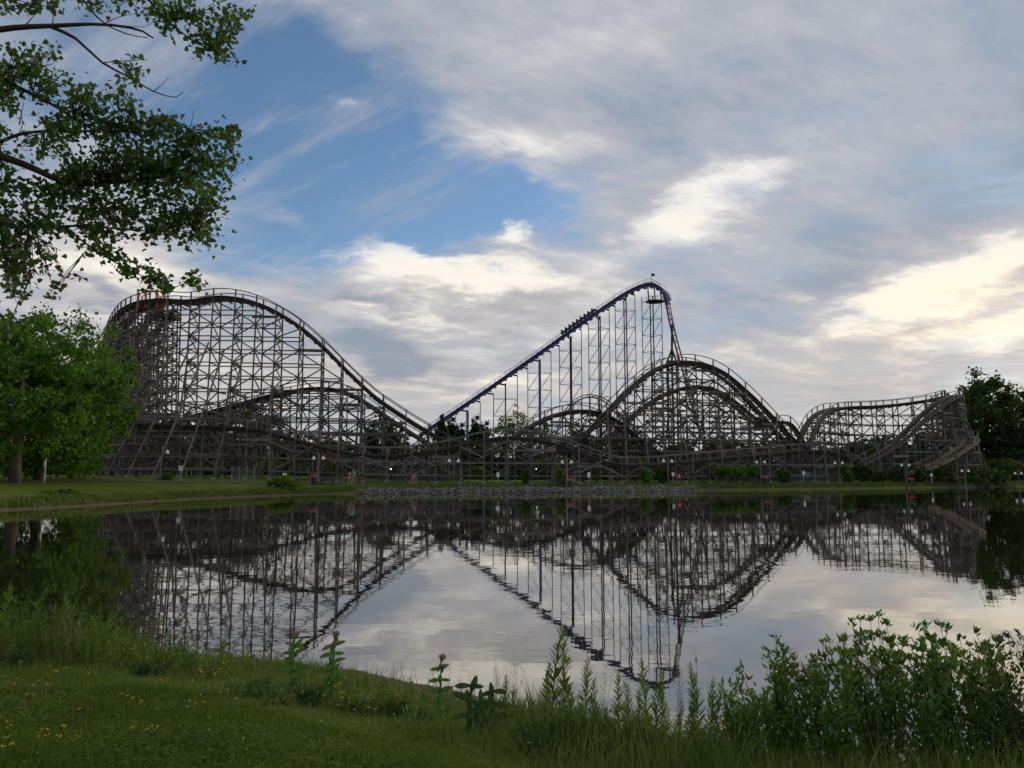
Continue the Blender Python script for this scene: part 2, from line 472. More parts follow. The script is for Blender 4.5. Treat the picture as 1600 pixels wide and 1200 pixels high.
# ---------------------------------------------------------------- ground and pond
far_px = [(-420, 818), (-200, 808), (0, 798), (100, 793), (200, 786.5), (300, 780.5), (400, 776), (480, 773), (560, 771.5), (680, 770.5), (800, 770), (950, 769), (1085, 767.5),
          (1110, 766.2), (1250, 765), (1400, 763), (1500, 761.5), (1600, 760), (1800, 758), (2100, 756)]
near_px = [(2300, 1280), (1900, 1262), (1600, 1240), (1400, 1222), (1250, 1200), (1100, 1172), (1000, 1146), (900, 1122), (800, 1096), (720, 1078), (640, 1064), (560, 1048), (430, 1033), (200, 1020), (0, 1010), (-300, 990), (-700, 960)]
POND = np.array([tuple(on_level(u, v))[:2] for u, v in far_px] + [(175.0, 60.0), (60.0, 8.0)] + [tuple(on_level(u, v))[:2] for u, v in near_px] + [(-60.0, 22.0), (-66.0, 38.0)])

def shore_distance(x, y):
    """signed distance to the pond's edge, positive on land"""
    p = np.stack([np.asarray(x, float).ravel(), np.asarray(y, float).ravel()], 1)
    best = np.full(len(p), 1e9); inside = np.zeros(len(p), bool)
    for i in range(len(POND)):
        a, b = POND[i], POND[(i + 1) % len(POND)]
        ab = b - a; t = np.clip(((p - a) @ ab) / (ab @ ab), 0, 1)
        best = np.minimum(best, np.hypot(*(p - a - t[:, None] * ab).T))
        c = (a[1] > p[:, 1]) != (b[1] > p[:, 1])
        with np.errstate(divide='ignore', invalid='ignore'):
            xi = a[0] + (p[:, 1] - a[1]) * ab[0] / (ab[1] if ab[1] else 1e-9)
        inside ^= c & (p[:, 0] < xi)
    return np.where(inside, -best, best).reshape(np.shape(x))

def wobble(x, y):
    return (np.sin(x * 0.9 + 1.3 * np.sin(y * 0.7)) + np.sin(y * 1.3 + 1.1 * np.sin(x * 0.5 + 2))) * 0.25

def ground_z(x, y):
    x = np.asarray(x, float); y = np.asarray(y, float)
    d = shore_distance(x, y) + wobble(x, y) * 0.25
    far = np.clip((y - 25) / 15, 0, 1)
    near_h = 0.92 * (1 - np.exp(-np.maximum(d, 0) / 3.6))
    top = np.interp(x, [-90, -45, -30, -14, 0, 60, 120], [1.95, 1.85, 1.60, 1.10, 1.00, 0.92, 0.92])
    run = np.interp(x, [-60, -35, -12, 30], [6.5, 5.5, 3.0, 2.4])
    step = np.interp(x, [-40, -22, -16, 25, 32], [0.12, 0.12, 0.45, 0.45, 0.38]) * (1 - np.exp(-np.maximum(d, 0) / 0.35))
    far_h = np.maximum(step, top * (1 - np.exp(-np.maximum(d, 0) / run)))
    far_h = step + (top - step) * (1 - np.exp(-np.maximum(d - 0.3, 0) / run))
    land = near_h * (1 - far) + far_h * far
    return np.where(d > 0, land + wobble(x * 3, y * 3) * 0.02, np.maximum(-1.2, 0.35 * d - 0.02))

def gz(x, y): return float(ground_z(np.array([x]), np.array([y]))[0])

def axis(segs):
    out = []
    for a, b, s in segs:
        n = max(1, int(round((b - a) / s))); out += list(np.linspace(a, b, n, endpoint=False))
    return np.array(out + [segs[-1][1]])
gx = axis([(-3000, -400, 400), (-400, -110, 30), (-110, -12, 1.1), (-12, 12, 0.22), (12, 110, 1.1), (110, 400, 30), (400, 3000, 400)])
gy = axis([(-300, -20, 40), (-20, 2, 2), (2, 15, 0.2), (15, 44, 1.6), (44, 140, 0.8), (140, 260, 6), (260, 1000, 90), (1000, 5000, 500)])
XX, YY = np.meshgrid(gx, gy)
ZZ = ground_z(XX, YY)
nx, ny = len(gx), len(gy)
idx = np.arange(nx * ny).reshape(ny, nx)
Fq = np.stack([idx[:-1, :-1], idx[:-1, 1:], idx[1:, 1:], idx[1:, :-1]], -1).reshape(-1, 4)

m, nt, bs = material('turf_and_shore', 0.95, 0.1)
p = position(nt)
sep = nt.nodes.new('ShaderNodeSeparateXYZ'); nt.links.new(p.k, sep.inputs[0])
pz = X(nt, sep.outputs[2])
g1 = noise(nt, p, 0.35, 5, 0.6); g2 = noise(nt, p, 7.0, 4, 0.7); g3 = noise(nt, p, 26.0, 3, 0.7)
turf = ramp(nt, g1 * 0.45 + g2 * 0.35 + g3 * 0.2, [(0.32, (0.046, 0.072, 0.009)), (0.5, (0.084, 0.122, 0.014)), (0.68, (0.140, 0.160, 0.024))])
mud = ramp(nt, g3 * 0.6 + g2 * 0.4, [(0.3, (0.060, 0.045, 0.030)), (0.52, (0.115, 0.088, 0.060)), (0.7, (0.24, 0.20, 0.15))])
edge = (pz + (g2 - 0.5) * 0.10).smooth(0.10, 0.20)
nt.links.new(mixc(nt, edge, mud, turf).k, bs.inputs['Base Color'])
bump(nt, bs, g3 * 0.5 + g2, 0.7, 0.05)
ground = link('ground', mesh_np('ground', np.stack([XX, YY, ZZ], -1).reshape(-1, 3), Fq, m, smooth=True))
tag(ground, 'grassy ground around the pond', kind='structure')

# water: a still pond with slight ripples
m, nt, bs = material('pond_water', 0.03, 0.5)
p = position(nt)
w1 = noise(nt, mapping(nt, p, scale=(1.7, 1.0, 1.0)), 1.5, 3, 0.5)
w2 = noise(nt, mapping(nt, p, scale=(2.6, 1.0, 1.0)), 0.30, 2, 0.5)
w3 = noise(nt, mapping(nt, p, scale=(1.4, 1.0, 1.0)), 6.0, 2, 0.5)
calm = noise(nt, mapping(nt, p, scale=(3.0, 1.0, 1.0)), 0.07, 3, 0.6).smooth(0.35, 0.62, 0.35, 1.0)
bmp = nt.nodes.new('ShaderNodeBump'); bmp.inputs['Strength'].default_value = 1.0; bmp.inputs['Distance'].default_value = 1.0
nt.links.new(((w1 * 0.0027 + w3 * 0.00018) * calm + w2 * 0.0034).k, bmp.inputs['Height'])
nt.links.new(bmp.outputs[0], bs.inputs['Normal'])
bs.inputs['Base Color'].default_value = (0.020, 0.019, 0.010, 1)
bs.inputs['IOR'].default_value = 1.90
bs.inputs['Roughness'].default_value = 0.012
gl = nt.nodes.new('ShaderNodeBsdfGlossy'); gl.inputs['Roughness'].default_value = 0.012; gl.inputs['Color'].default_value = (1.0, 0.985, 0.955, 1)
nt.links.new(bmp.outputs[0], gl.inputs['Normal'])
fr = nt.nodes.new('ShaderNodeFresnel'); fr.inputs['IOR'].default_value = 1.333; nt.links.new(bmp.outputs[0], fr.inputs['Normal'])
murk = nt.nodes.new('ShaderNodeBsdfDiffuse'); murk.inputs['Color'].default_value = (0.020, 0.020, 0.011, 1)
mxs = nt.nodes.new('ShaderNodeMixShader')
nt.links.new(X(nt, fr.outputs[0])._m('POWER', 0.55).k, mxs.inputs[0]); nt.links.new(murk.outputs[0], mxs.inputs[1]); nt.links.new(gl.outputs[0], mxs.inputs[2])
nt.links.new(mxs.outputs[0], next(n for n in nt.nodes if n.type == 'OUTPUT_MATERIAL').inputs['Surface'])
mb = MB(); mb.v = [(-75, 3, 0), (185, 3, 0), (185, 165, 0), (-75, 165, 0)]; mb.f = [(0, 1, 2, 3)]
water = mb.build('water', m)
tag(water, 'still dark pond mirroring the coasters and clouds', kind='structure')

def draped(name, pts, width, mat, lift=0.03, label=None, parent=None):
    """a strip laid on the ground along pts"""
    pts = [Vector((a, b, 0)) for a, b in pts]; fine = []
    for a, b in zip(pts[:-1], pts[1:]):
        n = max(1, int((b - a).length / 1.0)); fine += [a.lerp(b, i / n) for i in range(n)]
    fine.append(pts[-1])
    V, F = [], []
    for i, q in enumerate(fine):
        t = (fine[min(i+1, len(fine)-1)] - fine[max(i-1, 0)]).normalized(); s = Vector((-t.y, t.x, 0))
        for k in range(5):
            w = q + s * width * (k / 4 - 0.5); V.append((w.x, w.y, gz(w.x, w.y) + lift))
    for i in range(len(fine) - 1):
        for k in range(4): F.append((i*5+k, i*5+k+1, i*5+k+6, i*5+k+5))
    return tag(link(name, mesh_np(name, V, F, mat, True)), label, kind='structure')

def at_ground(u, D):
    """where the sight line of column u meets forward distance D, on the ground"""
    sx, _ = slope(u, HOR)
    return Vector((sx * D, D, gz(sx * D, D)))

pp = [at_ground(u, D) for u, D in ((-150, 66), (60, 71), (200, 77), (300, 82.5), (420, 88), (560, 95.0), (700, 95.5), (900, 97), (1080, 103.8), (1250, 115.3), (1450, 123.0), (1700, 134))]
draped('path', [(q.x, q.y) for q in pp], 2.0, M['asphalt'], 0.04, 'asphalt footpath running round the far side of the pond')

# ---------------------------------------------------------------- wooden roller coaster
def smooth_path(pts, step=0.6):
    """Catmull-Rom through pts, resampled to even spacing"""
    q = [Vector(p) for p in pts]; q = [q[0] * 2 - q[1]] + q + [q[-1] * 2 - q[-2]]
    dense = []
    for i in range(1, len(q) - 2):
        a, b, c, d = q[i-1:i+3]
        n = max(4, int((c - b).length / 0.25))
        for k in range(n):
            t = k / n
            dense.append(0.5 * ((2*b) + (c - a)*t + (2*a - 5*b + 4*c - d)*t*t + (3*b - a - 3*c + d)*t*t*t))
    dense.append(q[-2])
    out, acc = [dense[0]], 0.0
    for a, b in zip(dense[:-1], dense[1:]):
        acc += (b - a).length
        if acc >= step: out.append(b); acc = 0.0
    return out

def sideways(pts, i):
    t = pts[min(i+2, len(pts)-1)] - pts[max(i-2, 0)]
    s = Vector((t.y, -t.x, 0))
    return s.normalized() if s.length > 1e-4 else Vector((1, 0, 0))

members = {'post': [], 'ledger': [], 'brace': [], 'step_beam': []}
footings = MB()
woodc_at = at_ground(720, 106)
coaster = empty('wooden_roller_coaster', woodc_at, 'weathered grey timber roller coaster with lattice hills along the far shore', 'roller coaster')

def add(kind, p0, p1, w, h):
    if (Vector(p1) - Vector(p0)).length > 0.25: members[kind].append((Vector(p0), Vector(p1), w, h))

def build_track(px, bay=2.7, lev=2.4, base=0.9, half=1.4, batter=7.0, rail_mat='timber_dark', foot=False, steps=True, front_only_batter=False, top_rail=1.15, outer=None, every=3):
    pts = smooth_path([P(*q) for q in px])
    sides = [sideways(pts, i) for i in range(len(pts))]
    # track: laminated rails, walkway boards, cross ties, handrails
    for sg in (-1, 1):
        r = MB(); r.ribbon([p + s * sg * 0.75 for p, s in zip(pts, sides)], 0.34, 0.50, lambda i: sides[i])
        r.build('track_rail', M[rail_mat], coaster, True)
        r = MB(); r.ribbon([p + s * sg * 1.28 + Vector((0, 0, 0.1)) for p, s in zip(pts, sides)], 0.5, 0.09, lambda i: sides[i])
        r.build('walkway', M[rail_mat], coaster, True)
        r = MB(); r.ribbon([p + s * sg * (half + 0.05) + Vector((0, 0, top_rail)) for p, s in zip(pts, sides)], 0.09, 0.12, lambda i: sides[i])
        r.build('handrail', M['timber'], coaster, True)
    ties = MB()
    for i in range(0, len(pts), 2):
        c = pts[i] - Vector((0, 0, 0.32)); ties.bar(c - sides[i] * 1.6, c + sides[i] * 1.6, 0.16, 0.2)
    tag(ties.build('cross_ties', M['timber_dark'], coaster, True), kind='stuff')
    # bents
    bents, acc = [], 1e9
    for i in range(len(pts)):
        if i: acc += math.hypot(pts[i].x - pts[i-1].x, pts[i].y - pts[i-1].y)
        if acc >= bay: bents.append(i); acc = 0.0
    prev = None
    for n, i in enumerate(bents):
        p, s = pts[i], sides[i]
        cur = {}
        for sg in (-1, 1):
            off = s * sg * half
            fx, fy = p.x + off.x, p.y + off.y
            zg = gz(fx, fy)
            h = p.z - zg
            if h < 0.6: continue
            lean = 0.035 * h
            foot_p = Vector((fx, fy, zg - 0.1)) + s * sg * lean
            top_p = Vector((fx, fy, p.z + top_rail))
            cur[sg] = (foot_p, top_p, zg)
            add('post', foot_p, top_p, 0.17, 0.17)
            if foot: footings.box((foot_p.x, foot_p.y, zg + 0.05), (0.45, 0.45, 0.40))
            facing = (s * sg).y < 0
            if h > batter and n % 2 == 0 and (not front_only_batter or facing) and (outer is None or sg == outer):
                f = 0.72 if h < 14 else 0.62
                zt = zg + h * f
                bp = Vector((fx, fy, 0)) + s * sg * (lean * (1 - f) + 0.22 * h * f)
                bz = gz(bp.x, bp.y)
                add('brace', Vector((bp.x, bp.y, bz - 0.1)), Vector((fx, fy, zt)) + s * sg * lean * (1 - f), 0.19, 0.19)
        def on(pt, z):
            f, t, _ = pt
            k = (z - f.z) / max(0.01, t.z - f.z)
            return f.lerp(t, k)
        if -1 in cur and 1 in cur:
            zg = max(cur[-1][2], cur[1][2])
            z, k = zg + base, 0
            while z < p.z - 0.6:
                add('ledger', on(cur[-1], z) - s * 0.12, on(cur[1], z) + s * 0.12, 0.10, 0.15)
                z2 = min(z + lev, p.z - 0.4)
                if z2 - z > 0.8:
                    a, b = (-1, 1) if (k + n) % 2 else (1, -1)
                    add('brace', on(cur[a], z), on(cur[b], z2), 0.10, 0.16)
                z += lev; k += 1
        if prev is not None:
            for sg in (-1, 1):
                if sg not in cur or sg not in prev[1]: continue
                A, B = prev[1][sg], cur[sg]
                zl = max(A[2], B[2]); top = min(prev[0].z, p.z) - 0.55
                z, k = zl + base, 0
                o = s * sg * 0.16
                while z < top:
                    add('ledger', on(A, z) + o, on(B, z) + o, 0.10, 0.16)
                    if (n + k * 2 + (sg > 0)) % every == 0 and z + lev < top + lev * 0.6:
                        z2 = min(z + lev, top + 0.3)
                        if (n + k) % 2: add('brace', on(A, z) - o, on(B, z2) - o, 0.10, 0.17)
                        else: add('brace', on(B, z) - o, on(A, z2) - o, 0.10, 0.17)
                    z += lev; k += 1
                dz = abs(prev[0].z - p.z)
                if steps and dz > 0.45 and (s * sg).y < 0 and n % 2 == 0:
                    zz = min(prev[0].z, p.z) - 0.75
                    if zz > zl + 1.0:
                        add('step_beam', on(A, zz) + o * 2 + (A[0] - B[0]) * 0.15, on(B, zz) + o * 2, 0.16, 0.36)
                if steps and dz < 1.2 and p.z - zl < 6 and (s * sg).y < 0:
                    # raking struts from a low beam up to the track edge
                    zz = min(prev[0].z, p.z) - 1.5
                    if zz > zl + 0.6:
                        hi, lo = (A, B) if (n % 2) else (B, A)
                        add('brace', on(lo, zz) + o * 2.4, on(hi, min(prev[0].z, p.z) - 0.1) + o * 2.4, 0.11, 0.17)
        prev = (p, cur)
    return pts

TRACKS = {}
# first hill: over the top at the left, down the long drop, up the small hump behind
TRACKS['first'] = build_track([(152, 640, 152), (166, 580, 146), (176, 535, 138), (186, 508, 128), (203, 487, 118), (228, 475, 110.5), (262, 471, 107.5), (300, 473, 107), (345, 467, 107), (385, 471, 107), (425, 485, 107), (465, 509, 107),
              (505, 543, 107.5), (545, 583, 108), (585, 620, 108.5), (625, 648, 109), (665, 673, 109.5), (705, 695, 110), (735, 707, 110.5), (765, 703, 111), (800, 684, 112), (840, 661, 113), (870, 648, 114),
              (900, 643, 115), (930, 646, 116), (960, 661, 118), (995, 690, 121), (1025, 712, 124)], lev=1.85, half=1.45, front_only_batter=True, batter=9, every=2)
TRACKS['lift'] = build_track([(140, 712, 156), (158, 668, 150), (176, 626, 143), (200, 576, 135), (226, 530, 127), (248, 497, 119.5), (264, 482, 114)], lev=2.1, half=1.4, batter=30, steps=False)
# second hill: low hump inside the first, then the big middle hill
TRACKS['second'] = build_track([(235, 668, 122), (280, 658, 120), (330, 645, 118), (390, 629, 117), (445, 615, 116), (495, 608, 115.5), (535, 612, 115), (570, 629, 114.5), (610, 656, 114), (650, 682, 113.5), (690, 703, 113), (740, 716, 113), (800, 718, 113),
              (855, 710, 113.5), (900, 690, 114), (940, 655, 115), (975, 618, 116), (1010, 587, 117), (1040, 571, 118), (1068, 567, 119), (1098, 572, 120), (1130, 588, 121.5), (1165, 618, 123), (1200, 654, 125), (1228, 685, 127), (1250, 704, 129.5)], lev=1.85, half=1.4, batter=6, every=2)
# inner line of the middle hill, with the little hump at its end
TRACKS['inner'] = build_track([(880, 722, 124), (920, 708, 125), (955, 683, 126), (990, 650, 127), (1025, 624, 128), (1058, 609, 129), (1086, 605, 130), (1115, 611, 131), (1145, 630, 132), (1175, 655, 133), (1192, 664, 134), (1210, 660, 135.5), (1226, 663, 137),
              (1241, 683, 139), (1252, 704, 141)], lev=1.8, half=1.4, batter=30, every=2)
# turnaround at the far right: up the ramp, round, and back along the level top
TRACKS['turn'] = build_track([(1318, 728, 123), (1340, 728, 124), (1365, 717, 125.2), (1395, 698, 126.7), (1420, 676, 128.4), (1445, 651, 130.3), (1466, 634, 132.6), (1482, 624, 136), (1491, 619, 141), (1488, 619, 147), (1470, 623, 151.5), (1440, 628, 154.5), (1400, 633, 156),
              (1360, 636, 156), (1325, 637, 154), (1298, 640, 149), (1279, 651, 144), (1267, 668, 140), (1259, 686, 137), (1252, 703, 134)], lev=2.0, half=1.45, batter=8, front_only_batter=True, every=2)
# lowest line in front: shallow dips and humps along the shore
TRACKS['front'] = build_track([(170, 663, 108), (230, 664, 103), (300, 667, 100), (360, 669, 99), (405, 673, 98.5), (445, 683, 98.5), (500, 698, 98.5), (550, 709, 98.5), (600, 713, 99), (650, 710, 99.2), (700, 702, 99.5), (750, 690, 99.8), (795, 685, 100), (840, 689, 100.3), (880, 700, 100.7),
              (920, 716, 101.7), (960, 727, 103.2), (1010, 727, 105.6), (1060, 723, 108.2), (1120, 717, 111.5), (1180, 712, 115), (1225, 707, 117.5), (1262, 705, 119.5), (1295, 709, 121.5), (1318, 719, 123), (1335, 728, 124)], bay=2.35, lev=1.62, base=1.0, half=1.35, batter=30, foot=True)
# banked curve low on the right
TRACKS['curve'] = build_track([(1425, 741, 124), (1450, 732, 125.5), (1475, 720, 127.2), (1498, 705, 129.5), (1513, 693, 133), (1514, 685, 138), (1500, 682, 144), (1470, 684, 148), (1430, 690, 150)], lev=2.0, half=1.3, batter=30, rail_mat='timber_new', steps=False)

# long raking struts in front of the left turn
for ub, ut, vt in ((128, 246, 566), (165, 268, 552), (198, 296, 546), (238, 326, 535), (281, 350, 548), (333, 380, 556)):
    a = at_ground(ub, 93.5); b = P(ut, vt, 105.2)
    for k, o in ((0, 0.0), (1, 0.0)):
        if k == 0: add('post', a - Vector((0, 0, .1)), b, 0.18, 0.18)
    footings.box((a.x, a.y, a.z + 0.05), (0.5, 0.5, 0.4))
    for f in (0.18, 0.34, 0.5, 0.66):
        q = a.lerp(b, f); add('ledger', q, Vector((q.x + 0.3, 106.0, q.z)), 0.12, 0.22)
for z in (2.9, 4.6, 6.9, 9.2):
    for k in range(5):
        a0, b0 = at_ground((165, 198, 238, 281, 333)[k - 1] if k else 128, 93.5), P((246, 268, 296, 326, 350, 380)[k], (566, 552, 546, 535, 548, 556)[k], 105.2)
        a1, b1 = at_ground((165, 198, 238, 281, 333)[k], 93.5), P((268, 296, 326, 350, 380)[k], (552, 546, 535, 548, 556)[k], 105.2)
        a0 = at_ground((128, 165, 198, 238, 281)[k], 93.5)
        q0 = a0.lerp(b0, (z - a0.z) / (b0.z - a0.z)); q1 = a1.lerp(b1, (z - a1.z) / (b1.z - a1.z))
        add('ledger', q0, q1, 0.12, 0.22)
# outer raking struts on the right turn
for ub, ut, vt, D0, D1 in ((1543, 1497, 640, 137, 139), (1549, 1500, 634, 143, 143), (1545, 1500, 650, 131, 134)):
    a = at_ground(ub, D0); b = P(ut, vt, D1); add('post', a, b, 0.22, 0.22)
    c = P(1516, 668, D1); add('brace', b, c, 0.2, 0.2); g = at_ground(1517, D1); add('post', g, c, 0.2, 0.2)
    for v in (690, 706, 722): add('ledger', P(1490, v, D1), P(1519, v, D1), 0.12, 0.22)

def frame_px(q):
    """where a point falls in the 1600x1200 frame"""
    y, z = q.y * math.cos(PITCH) + (q.z - EYE) * math.sin(PITCH), -q.y * math.sin(PITCH) + (q.z - EYE) * math.cos(PITCH)
    return 800 + FPX * q.x / y, 600 - FPX * z / y

cube_me = {}
def unit_bar(mat):
    if mat not in cube_me:
        b = MB(); b.quadbox(UNIT); cube_me[mat] = b.mesh('timber_bar', M[mat])
    return cube_me[mat]

def place_members(kind, mem, parent, mat, most=300, rest_name='timber_lattice'):
    """the pieces that show largest become parts of their own, the rest one mass"""
    def shown(m):
        a, b = frame_px(m[0]), frame_px(m[1])
        if not (-10 < (a[0] + b[0]) / 2 < 1610): return 0
        return math.hypot(a[0] - b[0], a[1] - b[1]) * max(m[2], m[3]) / m[0].y
    order = sorted(mem, key=shown, reverse=True)
    for a, b, w, h in order[:most]:
        o = link(kind, unit_bar(mat), parent)
        mw = bar_matrix(a, b, w, h)
        o.matrix_basis = Matrix.Translation(-Vector(parent.location)) @ mw
    if order[most:]:
        r = MB()
        for a, b, w, h in order[most:]: r.bar(a, b, w, h)
        tag(r.build(rest_name, M[mat], parent, True), kind='stuff')

for kind, rest in (('post', 'further_posts'), ('ledger', 'further_ledgers'), ('brace', 'further_braces'), ('step_beam', 'further_beams')):
    place_members(kind, members[kind], coaster, 'timber', 300, rest)
tag(footings.build('footings', M['concrete'], coaster, True), kind='stuff')
print('wood members', {k: len(v) for k, v in members.items()})
# orange frame standing over the crest of the lift
for u0, u1 in ((216, 228), (245, 257)):
    for u in (u0, u1):
        r = MB(); r.bar(P(u, 480, 109), P(u, 452, 109), 0.26, 0.26); r.build('crest_frame_post', M['rust'], coaster, True)
    for a, b in (((u0, 476), (u1, 456)), ((u1, 476), (u0, 456))):
        r = MB(); r.bar(P(*a, 109), P(*b, 109), 0.1, 0.1); r.build('crest_frame_brace', M['rust'], coaster, True)
r = MB(); r.bar(P(214, 453, 109), P(259, 456, 109), 0.16, 0.2); r.build('crest_frame_beam', M['rust'], coaster, True)
r = MB(); r.bar(P(257, 452, 109), P(257, 440, 109), 0.2, 0.2); r.bar(P(262, 448, 109), P(278, 448, 109), 0.08, 0.1); r.build('crest_frame_mast', M['rust'], coaster, True)
# small deck under the crest
r = MB(); a, b = P(250, 494, 108), P(278, 497, 108); r.bar(a, b, 2.6, 0.5); r.build('service_deck', M['timber_dark'], coaster, True)

# ---------------------------------------------------------------- steel roller coaster
steel = empty('steel_roller_coaster', at_ground(900, 240), 'tall blue steel roller coaster with lift hill on thin lattice towers', 'roller coaster')
lift_px = [(655, 679, 240), (668, 670, 240), (700, 649, 240), (750, 615, 240), (800, 580, 240), (850, 545, 240), (900, 509, 240), (940, 481, 240), (970, 461, 240), (990, 450, 240), (1005, 444.5, 240), (1018, 442.5, 239.5), (1030, 447, 238.5), (1039, 457, 237), (1044, 470, 236)]
lift = smooth_path([P(*q) for q in lift_px], 1.0)
ls = [sideways(lift, i) for i in range(len(lift))]
r = MB(); r.ribbon([p - Vector((0, 0, 0.7)) for p in lift], 0.9, 0.95, lambda i: ls[i]); r.build('track_spine', M['blue'], steel, True)
for sg in (-1, 1):
    r = MB(); r.tube([p + s * sg * 0.65 for p, s in zip(lift, ls)], 0.16, 6); r.build('track_rail', M['blue'], steel, True)
    r = MB(); r.ribbon([p + s * sg * 1.3 - Vector((0, 0, 0.2)) for p, s in zip(lift, ls)], 0.7, 0.12, lambda i: ls[i]); r.build('walkway', M['dark_metal'], steel, True)
    r = MB(); r.tube([p + s * sg * 1.6 + Vector((0, 0, 1.0)) for p, s in zip(lift, ls)], 0.05, 4)
    for i in range(0, len(lift), 2):
        q = lift[i] + ls[i] * sg * 1.6; r.tube([q - Vector((0, 0, .2)), q + Vector((0, 0, 1.0))], 0.04, 4)
    r.build('handrail', M['dark_metal'], steel, True)
r = MB()
for i in range(0, len(lift), 2):
    c = lift[i] - Vector((0, 0, 1.35)); r.bar(c - ls[i] * 0.9, c + ls[i] * 0.9, 0.9, 0.4)
tag(r.build('track_brackets', M['blue'], steel, True), kind='stuff')

def steel_line(px, mat, name):
    t = smooth_path([P(*q) for q in px], 0.8); s = [sideways(t, i) for i in range(len(t))]
    ups = []
    for i in range(len(t)):
        d = (t[min(i+1, len(t)-1)] - t[max(i-1, 0)]).normalized(); u = s[i].cross(d); ups.append(-u if u.z < 0 else u)
    for sg in (-1, 1):
        r = MB(); r.tube([p + a * sg * 0.62 for p, a in zip(t, s)], 0.15, 6); r.build(name + '_rail', M[mat], steel, True)
    r = MB(); r.tube([p - u * 0.95 for p, u in zip(t, ups)], 0.30, 6); r.build(name + '_spine', M[mat], steel, True)
    r = MB()
    for i in range(0, len(t), 2):
        r.bar(t[i] - ups[i] * 0.9, t[i] - s[i] * 0.62, 0.14, 0.14); r.bar(t[i] - ups[i] * 0.9, t[i] + s[i] * 0.62, 0.14, 0.14)
    tag(r.build(name + '_ties', M[mat], steel, True), kind='stuff')
    return t
steel_line([(1042, 464, 236.5), (1045, 476, 236), (1049, 494, 235.5), (1055, 520, 235), (1062, 546, 234.5), (1069, 571, 234), (1078, 605, 233), (1089, 645, 232), (1103, 690, 230), (1125, 722, 228), (1160, 735, 226)], 'maroon', 'drop_track')
hump = steel_line([(846, 712, 282), (862, 680, 282), (878, 648, 282), (892, 630, 282), (906, 620, 282), (922, 616.5, 282), (938, 620, 282), (952, 628, 282), (966, 644, 282), (982, 674, 282), (1000, 715, 282)], 'maroon', 'return_track')
for u, v in ((872, 660), (884, 641), (896, 628), (909, 620), (922, 618), (935, 620), (948, 627), (960, 638), (972, 656)):
    r = MB(); a = P(u, v + 3, 282); g = at_ground(u, 282)
    r.tube([g, a], 0.22, 6); r.build('return_column', M['maroon'], steel, True)
for (u0, v0), (u1, v1) in (((884, 690), (896, 650)), ((896, 690), (909, 640)), ((909, 680), (922, 635)), ((935, 680), (922, 635)), ((948, 685), (935, 640)), ((960, 690), (948, 650)), ((872, 690), (960, 690)), ((884, 655), (960, 655))):
    r = MB(); r.tube([P(u0, v0, 282), P(u1, v1, 282)], 0.12, 5); r.build('return_brace', M['maroon'], steel, True)

def lift_at(u):
    """height of the lift track above column u"""
    best = min(lift[:-4], key=lambda p: abs(frame_px(p)[0] - u)); return best
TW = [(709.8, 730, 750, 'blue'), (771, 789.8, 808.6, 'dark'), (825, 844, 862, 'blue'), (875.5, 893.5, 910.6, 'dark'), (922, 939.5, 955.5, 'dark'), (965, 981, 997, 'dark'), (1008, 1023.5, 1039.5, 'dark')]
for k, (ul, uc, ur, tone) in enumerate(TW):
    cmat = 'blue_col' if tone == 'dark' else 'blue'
    D = 240.0
    tops = {}
    for key, u in (('l', ul), ('c', uc), ('r', ur)):
        p = lift_at(min(u, 1038)); q = P(u, HOR, D)
        zt = p.z - (2.9 if k < 6 else (4.2 if key != 'r' else 1.2))
        tops[key] = Vector((q.x, D, zt))
    gl, gc, gr = (at_ground(u, D) for u in (ul, uc, ur))
    lgs = [('leg', gl, tops['l'], 0.13, 0.0), ('leg', gr, tops['r'], 0.13, 0.0), ('column', gc, tops['c'], 0.32 if tone == 'blue' else 0.21, -2.4), ('column', gc, tops['c'], 0.32 if tone == 'blue' else 0.21, 2.4)]
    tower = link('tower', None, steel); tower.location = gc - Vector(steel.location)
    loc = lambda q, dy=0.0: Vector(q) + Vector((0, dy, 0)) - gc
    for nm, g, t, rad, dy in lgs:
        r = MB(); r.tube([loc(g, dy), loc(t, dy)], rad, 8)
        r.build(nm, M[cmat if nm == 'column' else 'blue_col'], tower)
    for key in (('l', 'c', 'r') if k < 6 else ()):         # arms out to the track
        t = tops[key]; p = min(lift, key=lambda q: abs(q.z - 1.3 - t.z) + (0 if q.x < t.x + 1 else 50))
        r = MB(); r.bar(loc(t), loc(Vector((p.x + 0.5, D, t.z - 0.5 + 0.8))), 0.5, 0.45)
        if key == 'c': r.bar(loc(t, -2.6), loc(t, 2.6), 0.45, 0.45)
        r.build('arm', M['blue_col'], tower)
    zt = min(tops['l'].z, tops['c'].z) - 1.5; z = zt; j = 0
    while z > gc.z + 3:
        L, R_ = Vector((gl.x, D, z)), Vector((gr.x, D, z)); C0, C1 = Vector((gc.x, D - 2.4, z)), Vector((gc.x, D + 2.4, z))
        ring = MB()
        for a, b in ((L, C0), (C0, R_), (R_, C1), (C1, L)): ring.bar(loc(a), loc(b), 0.11, 0.11)
        ring.build('strut_ring', M['blue_col'], tower)
        dg = MB(); z2 = z - 5.4
        if z2 > gc.z:
            up = lambda q, zz: Vector((q.x, q.y, zz))
            dg.bar(loc(up(L, z2)), loc(C0), 0.13, 0.13); dg.bar(loc(up(C0, z2)), loc(R_), 0.13, 0.13)
            dg.build('diagonal', M['blue_col'], tower)
        z -= 5.4; j += 1
